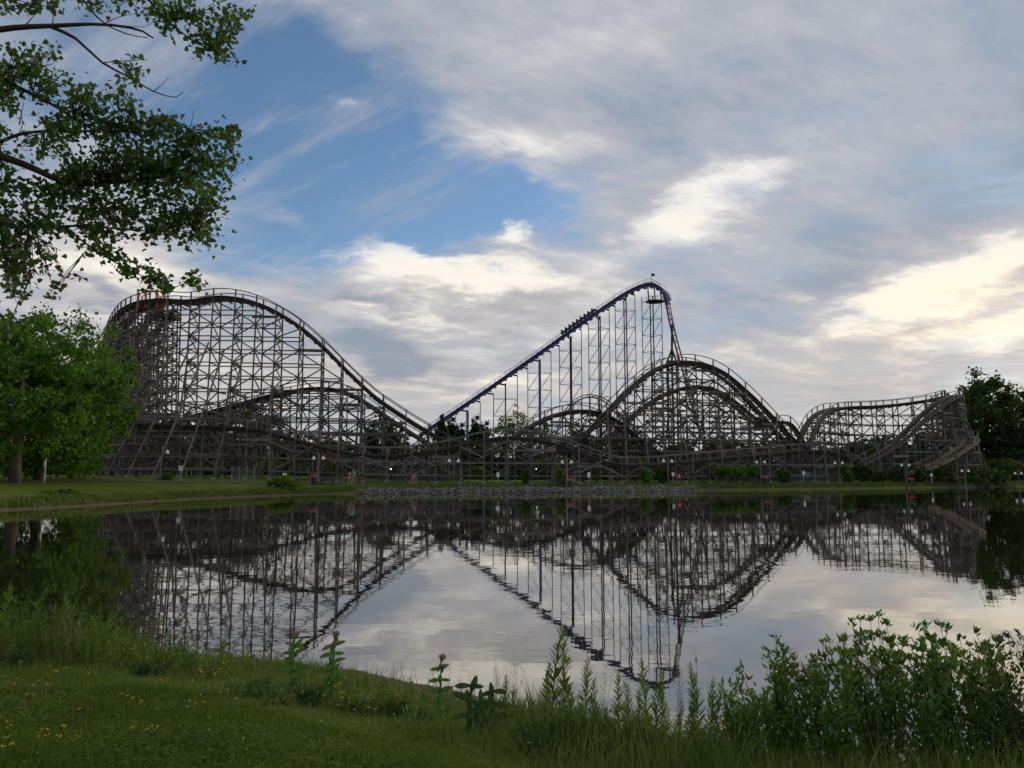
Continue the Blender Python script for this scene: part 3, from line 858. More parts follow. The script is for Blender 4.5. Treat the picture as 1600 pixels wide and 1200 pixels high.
# deck and railing under the crest, flag mast, and the raking leg under the drop
r = MB(); c = P(1024, 471, 237.5)
r.lathe((c.x, c.y, c.z - 0.9), [(2.2, 0.55), (2.9, 0.75), (3.0, 0.9)], 16); r.build('crest_deck', M['timber_dark'], steel, True)
r = MB(); ring = [Vector((c.x + 2.9 * math.cos(a), c.y + 2.9 * math.sin(a), c.z + 1.1)) for a in np.linspace(0, 2 * math.pi, 25)]
r.tube(ring, 0.05, 4)
for q in ring[:-1:2]: r.tube([q - Vector((0, 0, 1.1)), q], 0.04, 4)
r.build('deck_railing', M['dark_metal'], steel, True)
r = MB()
for a in ((1012, 448), (1022, 449), (1032, 455), (1038, 463)): r.bar(P(*a, 237.5), P(a[0] + 2, 471, 237.5), 0.35, 0.35)
r.build('crest_bracing', M['dark_metal'], steel, True)
apex = P(1050, 507, 235); foot_l, foot_r = P(1042, 566, 235), P(1057, 566, 235)
for q, w in ((foot_l, 0.28), (foot_r, 0.28), (P(1050, 566, 235), 0.36)):
    r = MB(); r.tube([Vector((q.x, q.y, gz(q.x, q.y))), Vector((q.x, q.y, q.z)), P(1050, 545, 235), apex], w, 8); r.build('drop_leg', M['blue_col'], steel, True)
r = MB(); r.bar(P(1041, 565, 235), P(1070, 565, 234.2), 0.6, 0.7); r.build('drop_beam', M['blue_col'], steel, True)

flag = empty('flag', P(1018, 441, 239.5), 'small dark flag flying from the highest point of the blue coaster', 'flag')
r = MB(); r.tube([(0, 0, -0.4), (0, 0, 3.0)], 0.06, 5); r.build('pole', M['dark_metal'], flag)
fv, ff = [], []
for i in range(7):
    x = i * 0.18
    for zz in (1.95, 2.95): fv.append((0.05 + x, 0.18 * math.sin(i * 1.1), zz - 0.12 * i * 0.3 + (0.05 * i if zz < 2.5 else 0)))
for i in range(6): ff.append((2*i, 2*i+2, 2*i+3, 2*i+1))
link('cloth', mesh_np('cloth', fv, ff, M['dark_metal']), flag)

# ---------------------------------------------------------------- people: skinned figures
def skinned(name, joints, edges, mat, parent=None, sub=1):
    """one continuous surface grown round a skeleton; joints: name -> (x, y, z, radius)"""
    names = list(joints)
    me = bpy.data.meshes.new(name)
    me.from_pydata([joints[n][:3] for n in names], [(names.index(a), names.index(b)) for a, b in edges], [])
    o = link(name, me, parent)
    md = o.modifiers.new('skin', 'SKIN'); md.use_smooth_shade = True
    if not me.skin_vertices: me.skin_vertices.new()
    for i, n in enumerate(names):
        r = joints[n][3]; rr = r if hasattr(r, '__len__') else (r, r)
        me.skin_vertices[0].data[i].radius = rr
        me.skin_vertices[0].data[i].use_root = (i == 0)
    s = o.modifiers.new('sub', 'SUBSURF'); s.levels = sub; s.render_levels = sub
    me.materials.append(mat)
    return o

M['skin'] = paint('skin', (0.40, 0.25, 0.18), (0.46, 0.30, 0.22), 8.0, 0.6)
M['hair_dark'] = paint('dark_hair', (0.02, 0.015, 0.012), (0.035, 0.025, 0.02), 20.0, 0.6)
M['hair_fair'] = paint('fair_hair', (0.20, 0.13, 0.07), (0.28, 0.19, 0.10), 20.0, 0.6)
def cloth(n, c): M[n] = paint(n, tuple(v * 0.85 for v in c), c, 6.0, 0.9)
for n, c in (('cloth_pink', (0.62, 0.16, 0.24)), ('cloth_teal', (0.05, 0.42, 0.26)), ('cloth_red', (0.50, 0.06, 0.06)), ('cloth_orange', (0.85, 0.14, 0.05)), ('cloth_black', (0.015, 0.015, 0.018)),
             ('cloth_grey', (0.30, 0.30, 0.31)), ('cloth_white', (0.65, 0.63, 0.60)), ('cloth_navy', (0.03, 0.035, 0.06)), ('cloth_coral', (0.62, 0.16, 0.13)), ('cloth_khaki', (0.30, 0.26, 0.18))): cloth(n, c)

def person(u, D, h, rz, label, top, bottom, hair='hair_dark', stride=0.16, long_hair=False, bend=0.05, group=None):
    g = at_ground(u, D)
    o = empty('person', (g.x, g.y, g.z + 0.045), label, 'person', group, rz)
    k = h / 1.75
    S = lambda x, y, z, r: (x * k, y * k, z * k, r * k if not hasattr(r, '__len__') else tuple(q * k for q in r))
    J = {'pelvis': S(0, 0, .95, (.15, .11)), 'waist': S(0, .01, 1.10, (.135, .095)), 'chest': S(0, .02, 1.30, (.165, .11)), 'collar': S(0, .01, 1.44, (.10, .07)), 'neck': S(0, .015, 1.51, .052), 'head': S(0, .035, 1.62, (.075, .09)), 'crown': S(0, .03, 1.72, (.06, .07)),
         'nose': S(0, .13, 1.62, .018)}
    E = [('pelvis', 'waist'), ('waist', 'chest'), ('chest', 'collar'), ('collar', 'neck'), ('neck', 'head'), ('head', 'crown'), ('head', 'nose')]
    for s, sg in (('l', -1), ('r', 1)):
        st = stride * sg
        J.update({s+'hip': S(.09*sg, 0, .90, .088), s+'knee': S(.095*sg, st*.7+.03, .50, .058), s+'calf': S(.095*sg, st*.85-.01, .34, .054), s+'ankle': S(.095*sg, st - .02, .085, .036), s+'toe': S(.105*sg, st + .15, .03, .034),
                  s+'sho': S(.175*sg, .01, 1.42, .062), s+'elb': S(.235*sg, -st*.4, 1.13, .042), s+'wri': S(.225*sg, -st*.8+.10, .90, .027), s+'palm': S(.222*sg, -st*.9+.13, .82, (.036, .02)), s+'fing': S(.215*sg, -st+.15, .74, (.028, .014)), s+'thumb': S(.19*sg, -st+.17, .82, .012)})
        E += [('pelvis', s+'hip'), (s+'hip', s+'knee'), (s+'knee', s+'calf'), (s+'calf', s+'ankle'), (s+'ankle', s+'toe'), ('collar', s+'sho'), (s+'sho', s+'elb'), (s+'elb', s+'wri'), (s+'wri', s+'palm'), (s+'palm', s+'fing'), (s+'palm', s+'thumb')]
    skinned('body', J, E, M['skin'], o)
    fat = lambda n, d: J[n][:3] + (tuple(q + d * k for q in J[n][3]) if hasattr(J[n][3], '__len__') else J[n][3] + d * k,)
    T = {n: fat(n, .022) for n in ('pelvis', 'waist', 'chest', 'collar', 'lsho', 'rsho')}
    for s in 'lr':
        a, b = Vector(J[s+'sho'][:3]), Vector(J[s+'elb'][:3]); c = a.lerp(b, .62); T[s+'slv'] = (c.x, c.y, c.z, .066 * k)
    skinned('shirt', T, [('pelvis', 'waist'), ('waist', 'chest'), ('chest', 'collar'), ('collar', 'lsho'), ('collar', 'rsho'), ('lsho', 'lslv'), ('rsho', 'rslv')], M[top], o)
    B = {'pelvis': fat('pelvis', .016)}
    for s in 'lr':
        B[s+'hip'] = fat(s+'hip', .024); a, b = Vector(J[s+'hip'][:3]), Vector(J[s+'knee'][:3]); c = a.lerp(b, .8); B[s+'hem'] = (c.x, c.y, c.z, .086 * k)
    skinned('shorts', B, [('pelvis', 'lhip'), ('pelvis', 'rhip'), ('lhip', 'lhem'), ('rhip', 'rhem')], M[bottom], o)
    H = {'back': S(0, -.01, 1.655, (.085, .085)), 'top': S(0, .02, 1.735, (.07, .08))}
    he = [('back', 'top')]
    if long_hair:
        H['fall'] = S(0, -.06, 1.50, (.075, .035)); he.append(('back', 'fall'))
    skinned('hair', H, he, M[hair], o)
    return o

person(547, 92.5, 1.62, 2.6, 'person in pink top and grey shorts walking beside a person in green', 'cloth_pink', 'cloth_grey', 'hair_dark', long_hair=True)
person(553, 92.7, 1.78, 2.8, 'person in green shirt walking beside the person in pink', 'cloth_teal', 'cloth_khaki', 'hair_dark')
person(646, 95.0, 1.18, 1.9, 'small person in white top walking on the left of the pair near the stones', 'cloth_white', 'cloth_grey', 'hair_fair', long_hair=True)
person(650, 95.2, 1.30, 1.9, 'person in coral top walking close beside a small person in white', 'cloth_coral', 'cloth_coral', 'hair_dark')
person(1061, 102, 1.46, 0.1, 'person in bright orange shirt and black shorts standing above the stones', 'cloth_orange', 'cloth_black', 'hair_dark', stride=0.05)
person(1072, 102.3, 1.70, -0.4, 'person in black clothes standing beside the person in orange', 'cloth_black', 'cloth_black', 'hair_fair', stride=0.10)

# train climbing the lift
i0 = min(range(len(lift)), key=lambda i: abs(frame_px(lift[i])[0] - 878)); i1 = min(range(len(lift)), key=lambda i: abs(frame_px(lift[i])[0] - 935))
base_t = lift[i0]
train = empty('coaster_train', base_t, 'dark roller coaster train climbing the blue lift hill', 'train')
tdir = (lift[i1] - lift[i0]).normalized(); tup = Vector((0, 1, 0)).cross(tdir); tup = tup if tup.z > 0 else -tup
ORD = 'first second third fourth fifth sixth seventh eighth ninth tenth eleventh twelfth thirteenth fourteenth fifteenth sixteenth seventeenth eighteenth nineteenth twentieth twenty-first twenty-second twenty-third twenty-fourth twenty-fifth twenty-sixth twenty-seventh twenty-eighth twenty-ninth thirtieth'.split()
NC = 9; Lc = (lift[i1] - lift[i0]).length / NC
car_b = MB()
car_b.quadbox([Vector(q) for q in ((-.85, -.62, .25), (.75, -.62, .25), (.75, .62, .25), (-.85, .62, .25), (-.95, -.72, .95), (.55, -.72, .80), (.55, .72, .80), (-.95, .72, .95))])
car_me = car_b.mesh('car_body', M['cloth_navy'])
seat_b = MB(); seat_b.box((-.45, -.33, 1.1), (.14, .5, .9)); seat_me = seat_b.mesh('seat_back', M['dark_metal'])
wheel_b = MB()
wheel_b.tube([(0, -.08, 0), (0, .08, 0)], 0.2, 10); wheel_me = wheel_b.mesh('wheel', M['dark_metal'])
rot = Matrix((tdir, Vector((0, 1, 0)), tup)).transposed().to_4x4()
rider_proto = None
for c in range(NC):
    ctr = lift[i0] + tdir * (Lc * (c + 0.5)) + tup * 0.15
    car = link('car', None, train); car.matrix_basis = Matrix.Translation(ctr - base_t) @ rot
    link('car_body', car_me, car)
    for sy in (0, 1):
        o = link('seat_back', seat_me, car); o.location = (0, 0.66 * sy, 0)
    for wx in (-.6, .6):
        for wy in (-.68, .68):
            o = link('wheel', wheel_me, car); o.location = (wx, wy, 0.2)
    for sy in (-.33, .33):
        if rider_proto is None:
            J = {'hip': (0, 0, 0, .15), 'chest': (-.02, 0, .38, (.17, .12)), 'neck': (0, 0, .58, .055), 'head': (.02, 0, .70, .10), 'crown': (.01, 0, .82, .075), 'lsh': (0, .19, .52, .06), 'rsh': (0, -.19, .52, .06), 'lel': (.22, .22, .42, .045), 'rel': (.22, -.22, .42, .045), 'lha': (.42, .18, .40, .035), 'rha': (.42, -.18, .40, .035), 'lkn': (.42, .1, .05, .075), 'rkn': (.42, -.1, .05, .075), 'lft': (.5, .1, -.35, .05), 'rft': (.5, -.1, -.35, .05)}
            E = [('hip', 'chest'), ('chest', 'neck'), ('neck', 'head'), ('head', 'crown'), ('chest', 'lsh'), ('chest', 'rsh'), ('lsh', 'lel'), ('rsh', 'rel'), ('lel', 'lha'), ('rel', 'rha'), ('hip', 'lkn'), ('hip', 'rkn'), ('lkn', 'lft'), ('rkn', 'rft')]
            rider_proto = skinned('person', J, E, M['cloth_navy']); o = rider_proto
        else:
            o = rider_proto.copy(); COL.objects.link(o)
        o.matrix_basis = Matrix.Translation(ctr) @ rot @ Matrix.Translation((-.2, sy, .75)) @ Matrix.Rotation(random.uniform(-.15, .15), 4, 'Z')
        tag(o, f"rider on the {'near' if sy < 0 else 'far'} side of the {ORD[c]} car from the bottom of the train", 'person', 'riders in the coaster train')

# ---------------------------------------------------------------- trees
def crown_cloud(rad, clumps, per, size, mat, name, lump=0.28, hollow=0.55, low=-0.75, temp=LEAF_CLUMP, flat=0.3, top_taper=0.0):
    """leaf clumps spread through an uneven ellipsoid; returns mesh and the clump centres"""
    d = rng.normal(size=(clumps * 2, 3)); d /= np.linalg.norm(d, axis=1, keepdims=True)
    d = d[d[:, 2] > low][:clumps]
    r = hollow + (1 - hollow) * rng.random(len(d)) ** 0.6
    bulge = 1 + 0.27 * np.sin(d[:, 0] * 5 + rng.random() * 6) * np.cos(d[:, 2] * 4 + rng.random() * 6) + 0.10 * rng.normal(size=len(d))
    c = d * (r * bulge)[:, None]
    if top_taper: c[:, :2] *= (1 - top_taper * np.clip(c[:, 2:3], -1, 1) * 0.5 - top_taper * 0.25)
    c = c * np.array(rad)
    k = rng.integers(per // 2, per + per // 2, size=len(c))
    T = np.repeat(c, k, axis=0)
    cs = np.repeat(0.6 + 0.8 * rng.random(len(c)), k)
    T = T + rng.normal(size=T.shape) * np.array(rad) * lump * 0.55 * cs[:, None] * np.array([1, 1, 0.6])
    out = np.repeat(d, k, axis=0) * 0.6 + rng.normal(size=T.shape) * 0.8
    sz = size * (0.6 + 0.8 * rng.random(len(T)))
    Mx = frames(out, flat=flat) * sz[:, None, None]
    return scatter(name, temp[0], temp[1], Mx, T, mat), c

def tree_parts(root, height, rad, crown_z, trunk_r, mat, clumps=90, per=40, size=0.4, low=-0.75, lump=0.28, hollow=0.5, limbs=9, top_taper=0.0, temp=LEAF_CLUMP):
    me, c = crown_cloud(rad, clumps, per, size, mat, 'crown', lump, hollow, low, temp, top_taper=top_taper)
    o = link('crown', me, root); o.location = (0, 0, crown_z); o['kind'] = 'stuff'
    t = MB(); lean = random.uniform(-.3, .3)
    t.tube([(0, 0, -0.3), (lean * .15, 0, height * .12), (lean * .5, .1, height * .35), (lean, 0, crown_z + rad[2] * .35)], [trunk_r * 1.35, trunk_r, trunk_r * .8, trunk_r * .25], 9)
    t.build('trunk', M['bark'], root, smooth=True)
    for i in range(limbs):
        q = c[rng.integers(len(c))]
        st = Vector((lean * .5, .05, height * random.uniform(.28, .45))); e = Vector((q[0], q[1], q[2] + crown_z)) * 1.0
        e = st.lerp(e, .9); mid = st.lerp(e, .5) + Vector((0, 0, -0.06 * (e - st).length))
        b = MB(); b.tube([st, mid, e], [trunk_r * .38, trunk_r * .24, trunk_r * .07], 6); b.build('limb', M['bark'], root, smooth=True)

def tree(u, D, height, rad, crown_z, trunk_r, mat, label, name='tree', group=None, **kw):
    g = at_ground(u, D)
    r = empty(name, g, label, 'tree', group)
    tree_parts(r, height, rad, crown_z, trunk_r, M[mat], **kw)
    return r

# maples on the left bank
tree(24, 65, 14, (6.6, 6.0, 6.7), 7.3, 0.42, 'leaf_maple', 'green maple with thick pale trunk standing on the left lawn', 'maple_tree', clumps=230, per=85, size=0.27, lump=0.13, low=-0.95, limbs=14)
tree(62, 73, 15, (7.2, 6.0, 7.8), 7.9, 0.40, 'leaf_maple', 'green maple whose low branches reach towards the wooden coaster', 'maple_tree', clumps=230, per=85, size=0.27, lump=0.13, low=-0.98, limbs=14)
tree(-70, 68, 14, (6.0, 6.0, 6.0), 8.4, 0.40, 'leaf_maple', 'green maple cut by the left edge of the picture', 'maple_tree', clumps=230, per=50, size=0.34, lump=0.18, low=-0.95)
tree(112, 82, 12, (4.6, 4.6, 5.4), 6.6, 0.28, 'leaf_maple', 'darker green maple between the left lawn trees and the wooden coaster', 'maple_tree', clumps=230, per=50, size=0.30, lump=0.18, low=-1.0)
# the big tree at the right
tree(1548, 163, 19, (8.0, 7.5, 9.2), 11.2, 0.55, 'leaf_dark', 'large round dark tree rising behind the right end of the wooden coaster', 'broadleaf_tree', clumps=300, per=75, size=0.46, lump=0.17, low=-0.9, limbs=14)
tree(1606, 158, 11, (5.5, 5.0, 5.5), 5.5, 0.35, 'leaf_dark', 'lower dark tree at the right edge beside the large round tree', 'broadleaf_tree', clumps=160, per=40, size=0.42, lump=0.2, low=-1.0)
# pale loose trees showing between the hills
tree(800, 168, 11, (5.6, 4.5, 5.6), 9.2, 0.25, 'leaf_pale', 'loose pale green tree behind the hump in the front track', 'broadleaf_tree', clumps=95, per=32, size=0.34, lump=0.17, hollow=0.3, low=-0.9)
tree(846, 172, 11, (4.2, 4, 5.0), 8.9, 0.22, 'leaf_pale', 'airy pale green tree beside the bright blue column', 'broadleaf_tree', clumps=70, per=30, size=0.34, lump=0.18, hollow=0.3, low=-0.9)
tree(908, 190, 10, (5.4, 5, 4.6), 7.2, 0.25, 'leaf_dark', 'dark green tree below the small maroon return hill', 'broadleaf_tree', clumps=130, per=40, size=0.42, lump=0.2, low=-1.0)
tree(372, 150, 10, (7.6, 6, 5.0), 7.8, 0.3, 'leaf_dark', 'broad dark tree seen through the left hill', 'broadleaf_tree', clumps=170, per=40, size=0.42, lump=0.18, low=-1.0)
tree(596, 175, 13, (4.2, 4.2, 6.2), 7.8, 0.3, 'leaf_fir', 'tall dark tree seen through the foot of the long drop', 'broadleaf_tree', clumps=130, per=40, size=0.42, lump=0.2, low=-1.0)
# bare tree behind the turnaround
g = at_ground(1398, 185); bare = empty('bare_tree', g, 'leafless tree seen through the right turnaround', 'tree')
t = MB(); t.tube([(0, 0, 0), (0.1, 0, 5), (0, 0, 11)], [0.22, 0.15, 0.04], 6); t.build('trunk', M['bark'], bare)
for i in range(26):
    a = random.uniform(0, 6.28); z = random.uniform(3, 10); L = random.uniform(1.5, 3.2)
    b = MB(); e = Vector((math.cos(a) * L * .7, math.sin(a) * L * .7, z + L)); b.tube([(0, 0, z), Vector((0, 0, z)).lerp(e, .5) + Vector((0, 0, -.2)), e], [.06, .04, .02], 4); b.build('branch', M['bark'], bare)

# row of trees behind the rides: a few kinds, copied
kinds = []
for nm, mat, rad, cz, kw in (('broadleaf_tree', 'leaf_dark', (5.0, 4.5, 5.2), 5.6, dict(clumps=120, per=34, size=0.55, lump=0.2, low=-1.0)),
                             ('broadleaf_tree', 'leaf_dark', (4.2, 4.2, 6.0), 6.2, dict(clumps=110, per=34, size=0.52, lump=0.2, low=-1.0)),
                             ('fir_tree', 'leaf_fir', (2.9, 2.9, 6.6), 6.8, dict(clumps=120, per=34, size=0.42, lump=0.16, low=-1.0, top_taper=0.9)),
                             ('broadleaf_tree', 'leaf_pale', (4.6, 4.4, 4.8), 5.4, dict(clumps=110, per=34, size=0.5, lump=0.2, low=-1.0))):
    r = empty(nm, (0, 0, 0), 'x', 'tree'); tree_parts(r, 10, rad, cz, 0.25, M[mat], limbs=4, **kw); kinds.append(r)
used = [False] * len(kinds)
ROW = []
for u in np.arange(-60, 1690, 27):
    ROW.append((u + random.uniform(-9, 9), random.uniform(176, 205), random.uniform(0.55, 0.76), int(rng.integers(0, 4) if rng.random() < 0.75 else 1)))
ROW += [(690, 182, 1.0, 2), (704, 186, 0.98, 2), (718, 184, 0.88, 2), (742, 188, 1.02, 2), (757, 186, 0.92, 2), (520, 184, 0.86, 0), (455, 180, 0.84, 0), (330, 170, 0.9, 0), (290, 165, 0.9, 1), (240, 165, 0.9, 0), (190, 160, 0.9, 1), (150, 150, 1.0, 0),
        (1340, 176, 0.85, 0), (1375, 180, 0.80, 1), (1420, 178, 0.82, 0), (1455, 178, 0.88, 1), (1000, 180, 0.85, 0), (960, 182, 0.85, 1), (1060, 178, 0.8, 0), (1120, 178, 0.8, 1), (1180, 178, 0.8, 0), (1580, 170, 0.8, 0)]
WORDS = ['dense dark green tree', 'tall narrow dark tree', 'pointed dark fir', 'lighter green tree']
row_done = []
for u, D, s, k in ROW:
    o = kinds[k] if not used[k] else copy_tree(kinds[k])
    used[k] = True
    o.location = at_ground(u, D); o.scale = (s * random.uniform(.9, 1.25), s * random.uniform(.9, 1.2), s); o.rotation_euler = (0, 0, random.uniform(0, 6.28))
    row_done.append((u, k, o))
zones = ((-500, 430, 'behind the left hill'), (430, 665, 'behind the foot of the long drop'), (665, 860, 'between the long drop and the middle hill'), (860, 1250, 'behind the middle hill'), (1250, 1500, 'behind the right turnaround'), (1500, 3000, 'beside the big tree at the right'))
count = {}
for u, k, o in sorted(row_done, key=lambda q: q[0]):
    z = next(w for a, b, w in zones if a <= u < b); n = count.get((k, z), 0); count[(k, z)] = n + 1
    tag(o, f'{ORD[n]} {WORDS[k]} from the left {z}', 'tree', 'trees behind the coasters')

# dense low growth behind the rides
N = 26000
uu = rng.uniform(-80, 1700, N); DD = rng.uniform(140, 158, N)
sx = (uu - 800) / FPX / math.cos(PITCH); xx = sx * DD
hh = (2.4 + 1.3 * np.sin(xx * 0.35) + 0.8 * np.sin(xx * 0.9 + 1)) * rng.random(N) ** 0.8
T = np.stack([xx, DD, ground_z(xx, DD) + np.maximum(hh, 0.1)], 1)
Mx = frames(rng.normal(size=(N, 3))) * (0.75 * (0.6 + 0.8 * rng.random(N)))[:, None, None]
tag(link('undergrowth', scatter('undergrowth', *LEAF_CLUMP, Mx, T, M['leaf_dark'])), 'dark undergrowth filling the ground behind the wooden coaster', kind='stuff')

# low sheds and a ride fence glimpsed between the timbers
def shed(u0, u1, D, h, mat, label):
    a, b = at_ground(u0, D), at_ground(u1, D); w = b.x - a.x
    o = empty('shed', (a + b) / 2, label, 'shed')
    r = MB(); r.box((0, 0, h / 2 - .2), (w, 3.0, h + .4)); r.build('wall', M[mat], o)
    r = MB(); r.quadbox([(-w/2-.3, -1.9, h+.2), (w/2+.3, -1.9, h+.2), (w/2+.3, 1.9, h+.2), (-w/2-.3, 1.9, h+.2), (-w/2-.3, -.1, h+.9), (w/2+.3, -.1, h+.9), (w/2+.3, .1, h+.9), (-w/2-.3, .1, h+.9)]); r.build('roof', M['dark_metal'], o)
    n = max(2, int(w / 3))
    for i in range(n):
        x = -w/2 + (i + .5) * w / n
        r = MB(); r.box((x, -1.53, h * .55), (1.0, .08, .8)); r.build('window', M['galv'], o)
    return o
M['slate'] = paint('slate_blue_boards', (0.060, 0.070, 0.085), (0.095, 0.105, 0.125), 1.0)
shed(575, 720, 124, 2.2, 'slate', 'long low slate blue shed behind the front track')
shed(1120, 1300, 133.5, 2.0, 'slate', 'low dark shed behind the timbers of the middle hill')
g = at_ground(513, 118); o = empty('ride_banner', g, 'small orange ride panel behind the front track of the coaster', 'sign')
for du in (0, 1.3):
    r = MB(); r.box((du, 0, P(513, 711, 118).z - g.z), (0.8, 0.15, 1.5)); r.build('panel', M['cloth_orange'], o)
    r = MB(); r.box((du, 0.12, (P(513, 711, 118).z - g.z) / 2), (0.1, 0.1, P(513, 711, 118).z - g.z)); r.build('post', M['dark_metal'], o)
M['lamp_glow'], nt, bs = material('lit_lamp'); bs.inputs['Emission Color'].default_value = (1, .93, .75, 1); bs.inputs['Emission Strength'].default_value = 4.0
for u, v, D, lab in ((610.5, 733, 117, 'small lit lamp under the track beside the slate blue shed'), (838, 733, 117, 'small lit lamp under the hump of the front track')):
    q = P(u, v, D); g = at_ground(u, D); o = empty('lamp', g, lab, 'lamp')
    r = MB(); r.tube([(0, 0.1, 0), (0, 0.1, q.z - g.z + .3)], .05, 6); r.build('post', M['dark_metal'], o)
    r = MB(); r.lathe((0, 0, q.z - g.z - .13), [(.03, .06), (.09, .10), (.09, .18), (.03, .22)], 10); r.build('bulb', M['lamp_glow'], o)

# ---------------------------------------------------------------- things along the far shore
def lamp_post(single=False):
    o = empty('lamp_post', (0, 0, 0), 'x', 'lamp post', 'lamp posts along the far path')
    r = MB(); r.lathe((0, 0, -0.1), [(.16, 0), (.16, .35), (.10, .4), (.085, 3.7), (.05, 3.85)], 10); r.build('pole', M['timber'], o, smooth=True)
    for sg in ((1,) if single else (-1, 1)):
        r = MB(); r.tube([(0, 0, 3.3), (.3 * sg, 0, 3.42), (.55 * sg, 0, 3.32)], .03, 6); r.build('arm', M['dark_metal'], o)
        r = MB(); r.lathe((.55 * sg, 0, 2.93), [(.24, 0), (.22, .05), (.10, .28), (.04, .40)], 14); r.build('lamp_shade', M['white'], o, smooth=True)
    return o
lp = lamp_post(); lp1 = lamp_post(True)
LAMPS = [(497, 91.5, 'lamp post with two white shades beside the left red topped bin'), (709, 93.5, 'twin shade lamp post in front of the long drop of the wooden coaster'), (885.5, 95.5, 'twin shade lamp post beside the middle red topped bin'),
         (1043.5, 102.8, 'twin shade lamp post beside the person in orange'), (1189, 110.5, 'twin shade lamp post beside the red lidded bin right of the saplings'), (1311, 116, 'twin shade lamp post where the front track meets the right turnaround'),
         (1415, 119.5, 'twin shade lamp post in front of the ramp of the turnaround'), (1508, 123, 'twin shade lamp post in front of the low banked curve'), (1590.5, 127.5, 'twin shade lamp post near the right edge')]
for i, (u, D, lab) in enumerate(LAMPS):
    o = lp if i == 0 else copy_tree(lp); o.location = at_ground(u, D); o.rotation_euler = (0, 0, random.uniform(-.12, .12)); o['label'] = lab
lp1.location = at_ground(249, 84); lp1.rotation_euler = (0, .06, 0); lp1.scale = (1, 1, 1.0); lp1['label'] = 'leaning wooden lamp post with one white shade by the left path'

def litter_bin():
    o = empty('litter_bin', (0, 0, 0), 'x', 'bin', 'red topped litter bins')
    r = MB(); r.lathe((0, 0, 0), [(.27, 0), (.31, .06), (.33, .78), (.31, .80)], 8); r.build('body', M['dark_metal'], o)
    r = MB(); r.quadbox([(-.36, -.36, .80), (.36, -.36, .80), (.36, .36, .80), (-.36, .36, .80), (-.36, -.36, 1.02), (.36, -.36, 1.02), (.36, .36, 1.02), (-.36, .36, 1.02)]); r.quadbox([(-.38, -.38, 1.02), (.38, -.38, 1.02), (.38, .38, 1.02), (-.38, .38, 1.02), (-.28, -.28, 1.12), (.28, -.28, 1.12), (.28, .28, 1.12), (-.28, .28, 1.12)]); h = r.build('hood', M['bin_red'], o)
    r = MB(); r.box((0, -.365, .92), (.42, .02, .12)); r.build('flap', M['dark_metal'], h)
    return o
bn = litter_bin()
for i, (u, D, lab) in enumerate(((490.5, 91, 'red topped litter bin beside the leftmost twin shade lamp post'), (891.5, 95.2, 'red topped litter bin beside the lamp post below the middle hill'), (1195, 110.3, 'red topped litter bin with tilted hood near the sapling row'), (1422, 120, 'red topped bin half hidden by a lamp post before the turnaround'))):
    o = bn if i == 0 else copy_tree(bn); o.location = at_ground(u, D); o['label'] = lab; o.rotation_euler = (0, 0, random.uniform(-.3, .3))

def notice(u, v, D, w, h, lab):
    g = at_ground(u, D); q = P(u, v, D); o = empty('notice_board', g, lab, 'sign', 'white notices along the shore')
    r = MB(); r.box((0, 0, q.z - g.z), (w, .05, h)); r.build('panel', M['white'], o)
    r = MB(); r.box((0, .06, (q.z - g.z) / 2), (.09, .07, q.z - g.z + h * .4)); r.build('post', M['galv'], o)
for a in ((445, 743, 92.5, .50, .62, 'white notice on a post left of the leftmost red topped bin'), (282, 731.5, 87, .42, .55, 'white notice among the raking struts of the left hill'), (778, 742, 97, .36, .55, 'white notice below the hump of the front track'), (920, 742, 98, .36, .58, 'white notice right of the middle red topped bin'),
          (1051.5, 741, 104, .36, .48, 'white notice beside the person in orange'), (1255.5, 739, 116, .34, .6, 'narrow white notice right of the tilted red bin'), (1455, 742, 122, .3, .45, 'small white notice below the ramp of the turnaround')): notice(*a)

def bench(u, D, lab):
    o = empty('bench', at_ground(u, D), lab, 'bench', 'dark benches on the far path')
    for i in range(3): r = MB(); r.box((0, -.18 + .18 * i, .46), (1.7, .13, .05)); r.build('seat_slat', M['dark_metal'], o)
    for i in range(3): r = MB(); r.box((0, .28 + .03 * i, .62 + .15 * i), (1.7, .04, .11)); r.build('back_slat', M['dark_metal'], o)
    for x in (-.7, .7): r = MB(); r.box((x, 0, .2), (.07, .5, .5)); r.bar((x, .26, .4), (x, .36, 1.0), .06, .06); r.build('leg', M['dark_metal'], o)
for a in ((512, 91.5, 'dark bench right of the leftmost red topped bin'), (868, 95.2, 'dark bench left of the middle red topped bin'), (1176, 110.5, 'dark bench left of the tilted red bin'), (1579, 127.5, 'dark bench near the right edge')): bench(*a)

# utility pole on the left lawn
g = at_ground(70, 69); o = empty('utility_pole', g, 'thin pale pole behind the maples on the left lawn', 'pole')
r = MB(); r.tube([(0, 0, -.2), (0, 0, 3.0)], [.09, .075], 8); r.build('pole', M['galv'], o); r = MB(); r.box((0, -.1, 1.6), (.2, .08, .5)); r.build('plate', M['white'], o)

# chain fence in front of the left hill
g = at_ground(380, 92); o = empty('wire_fence', g, 'short grey wire fence panel before the left hill', 'fence')
for i in range(4): r = MB(); r.tube([(i * .9 - 1.35, 0, -.1), (i * .9 - 1.35, 0, 1.7)], .035, 6); r.build('fence_post', M['galv'], o)
r = MB()
for i in range(19):
    for s in (-1, 1):
        a, b = Vector((-1.35, 0, .1 + i * .0)), None
for i in range(28):
    x = -1.35 + i * .1; r.bar((x, .0, .1), (x, .0, 1.65), .008, .008)
for i in range(12): r.bar((-1.35, .012, .15 + i * .13), (1.35, .012, .15 + i * .13), .008, .008)
tag(r.build('wire_mesh', M['galv'], o), kind='stuff')

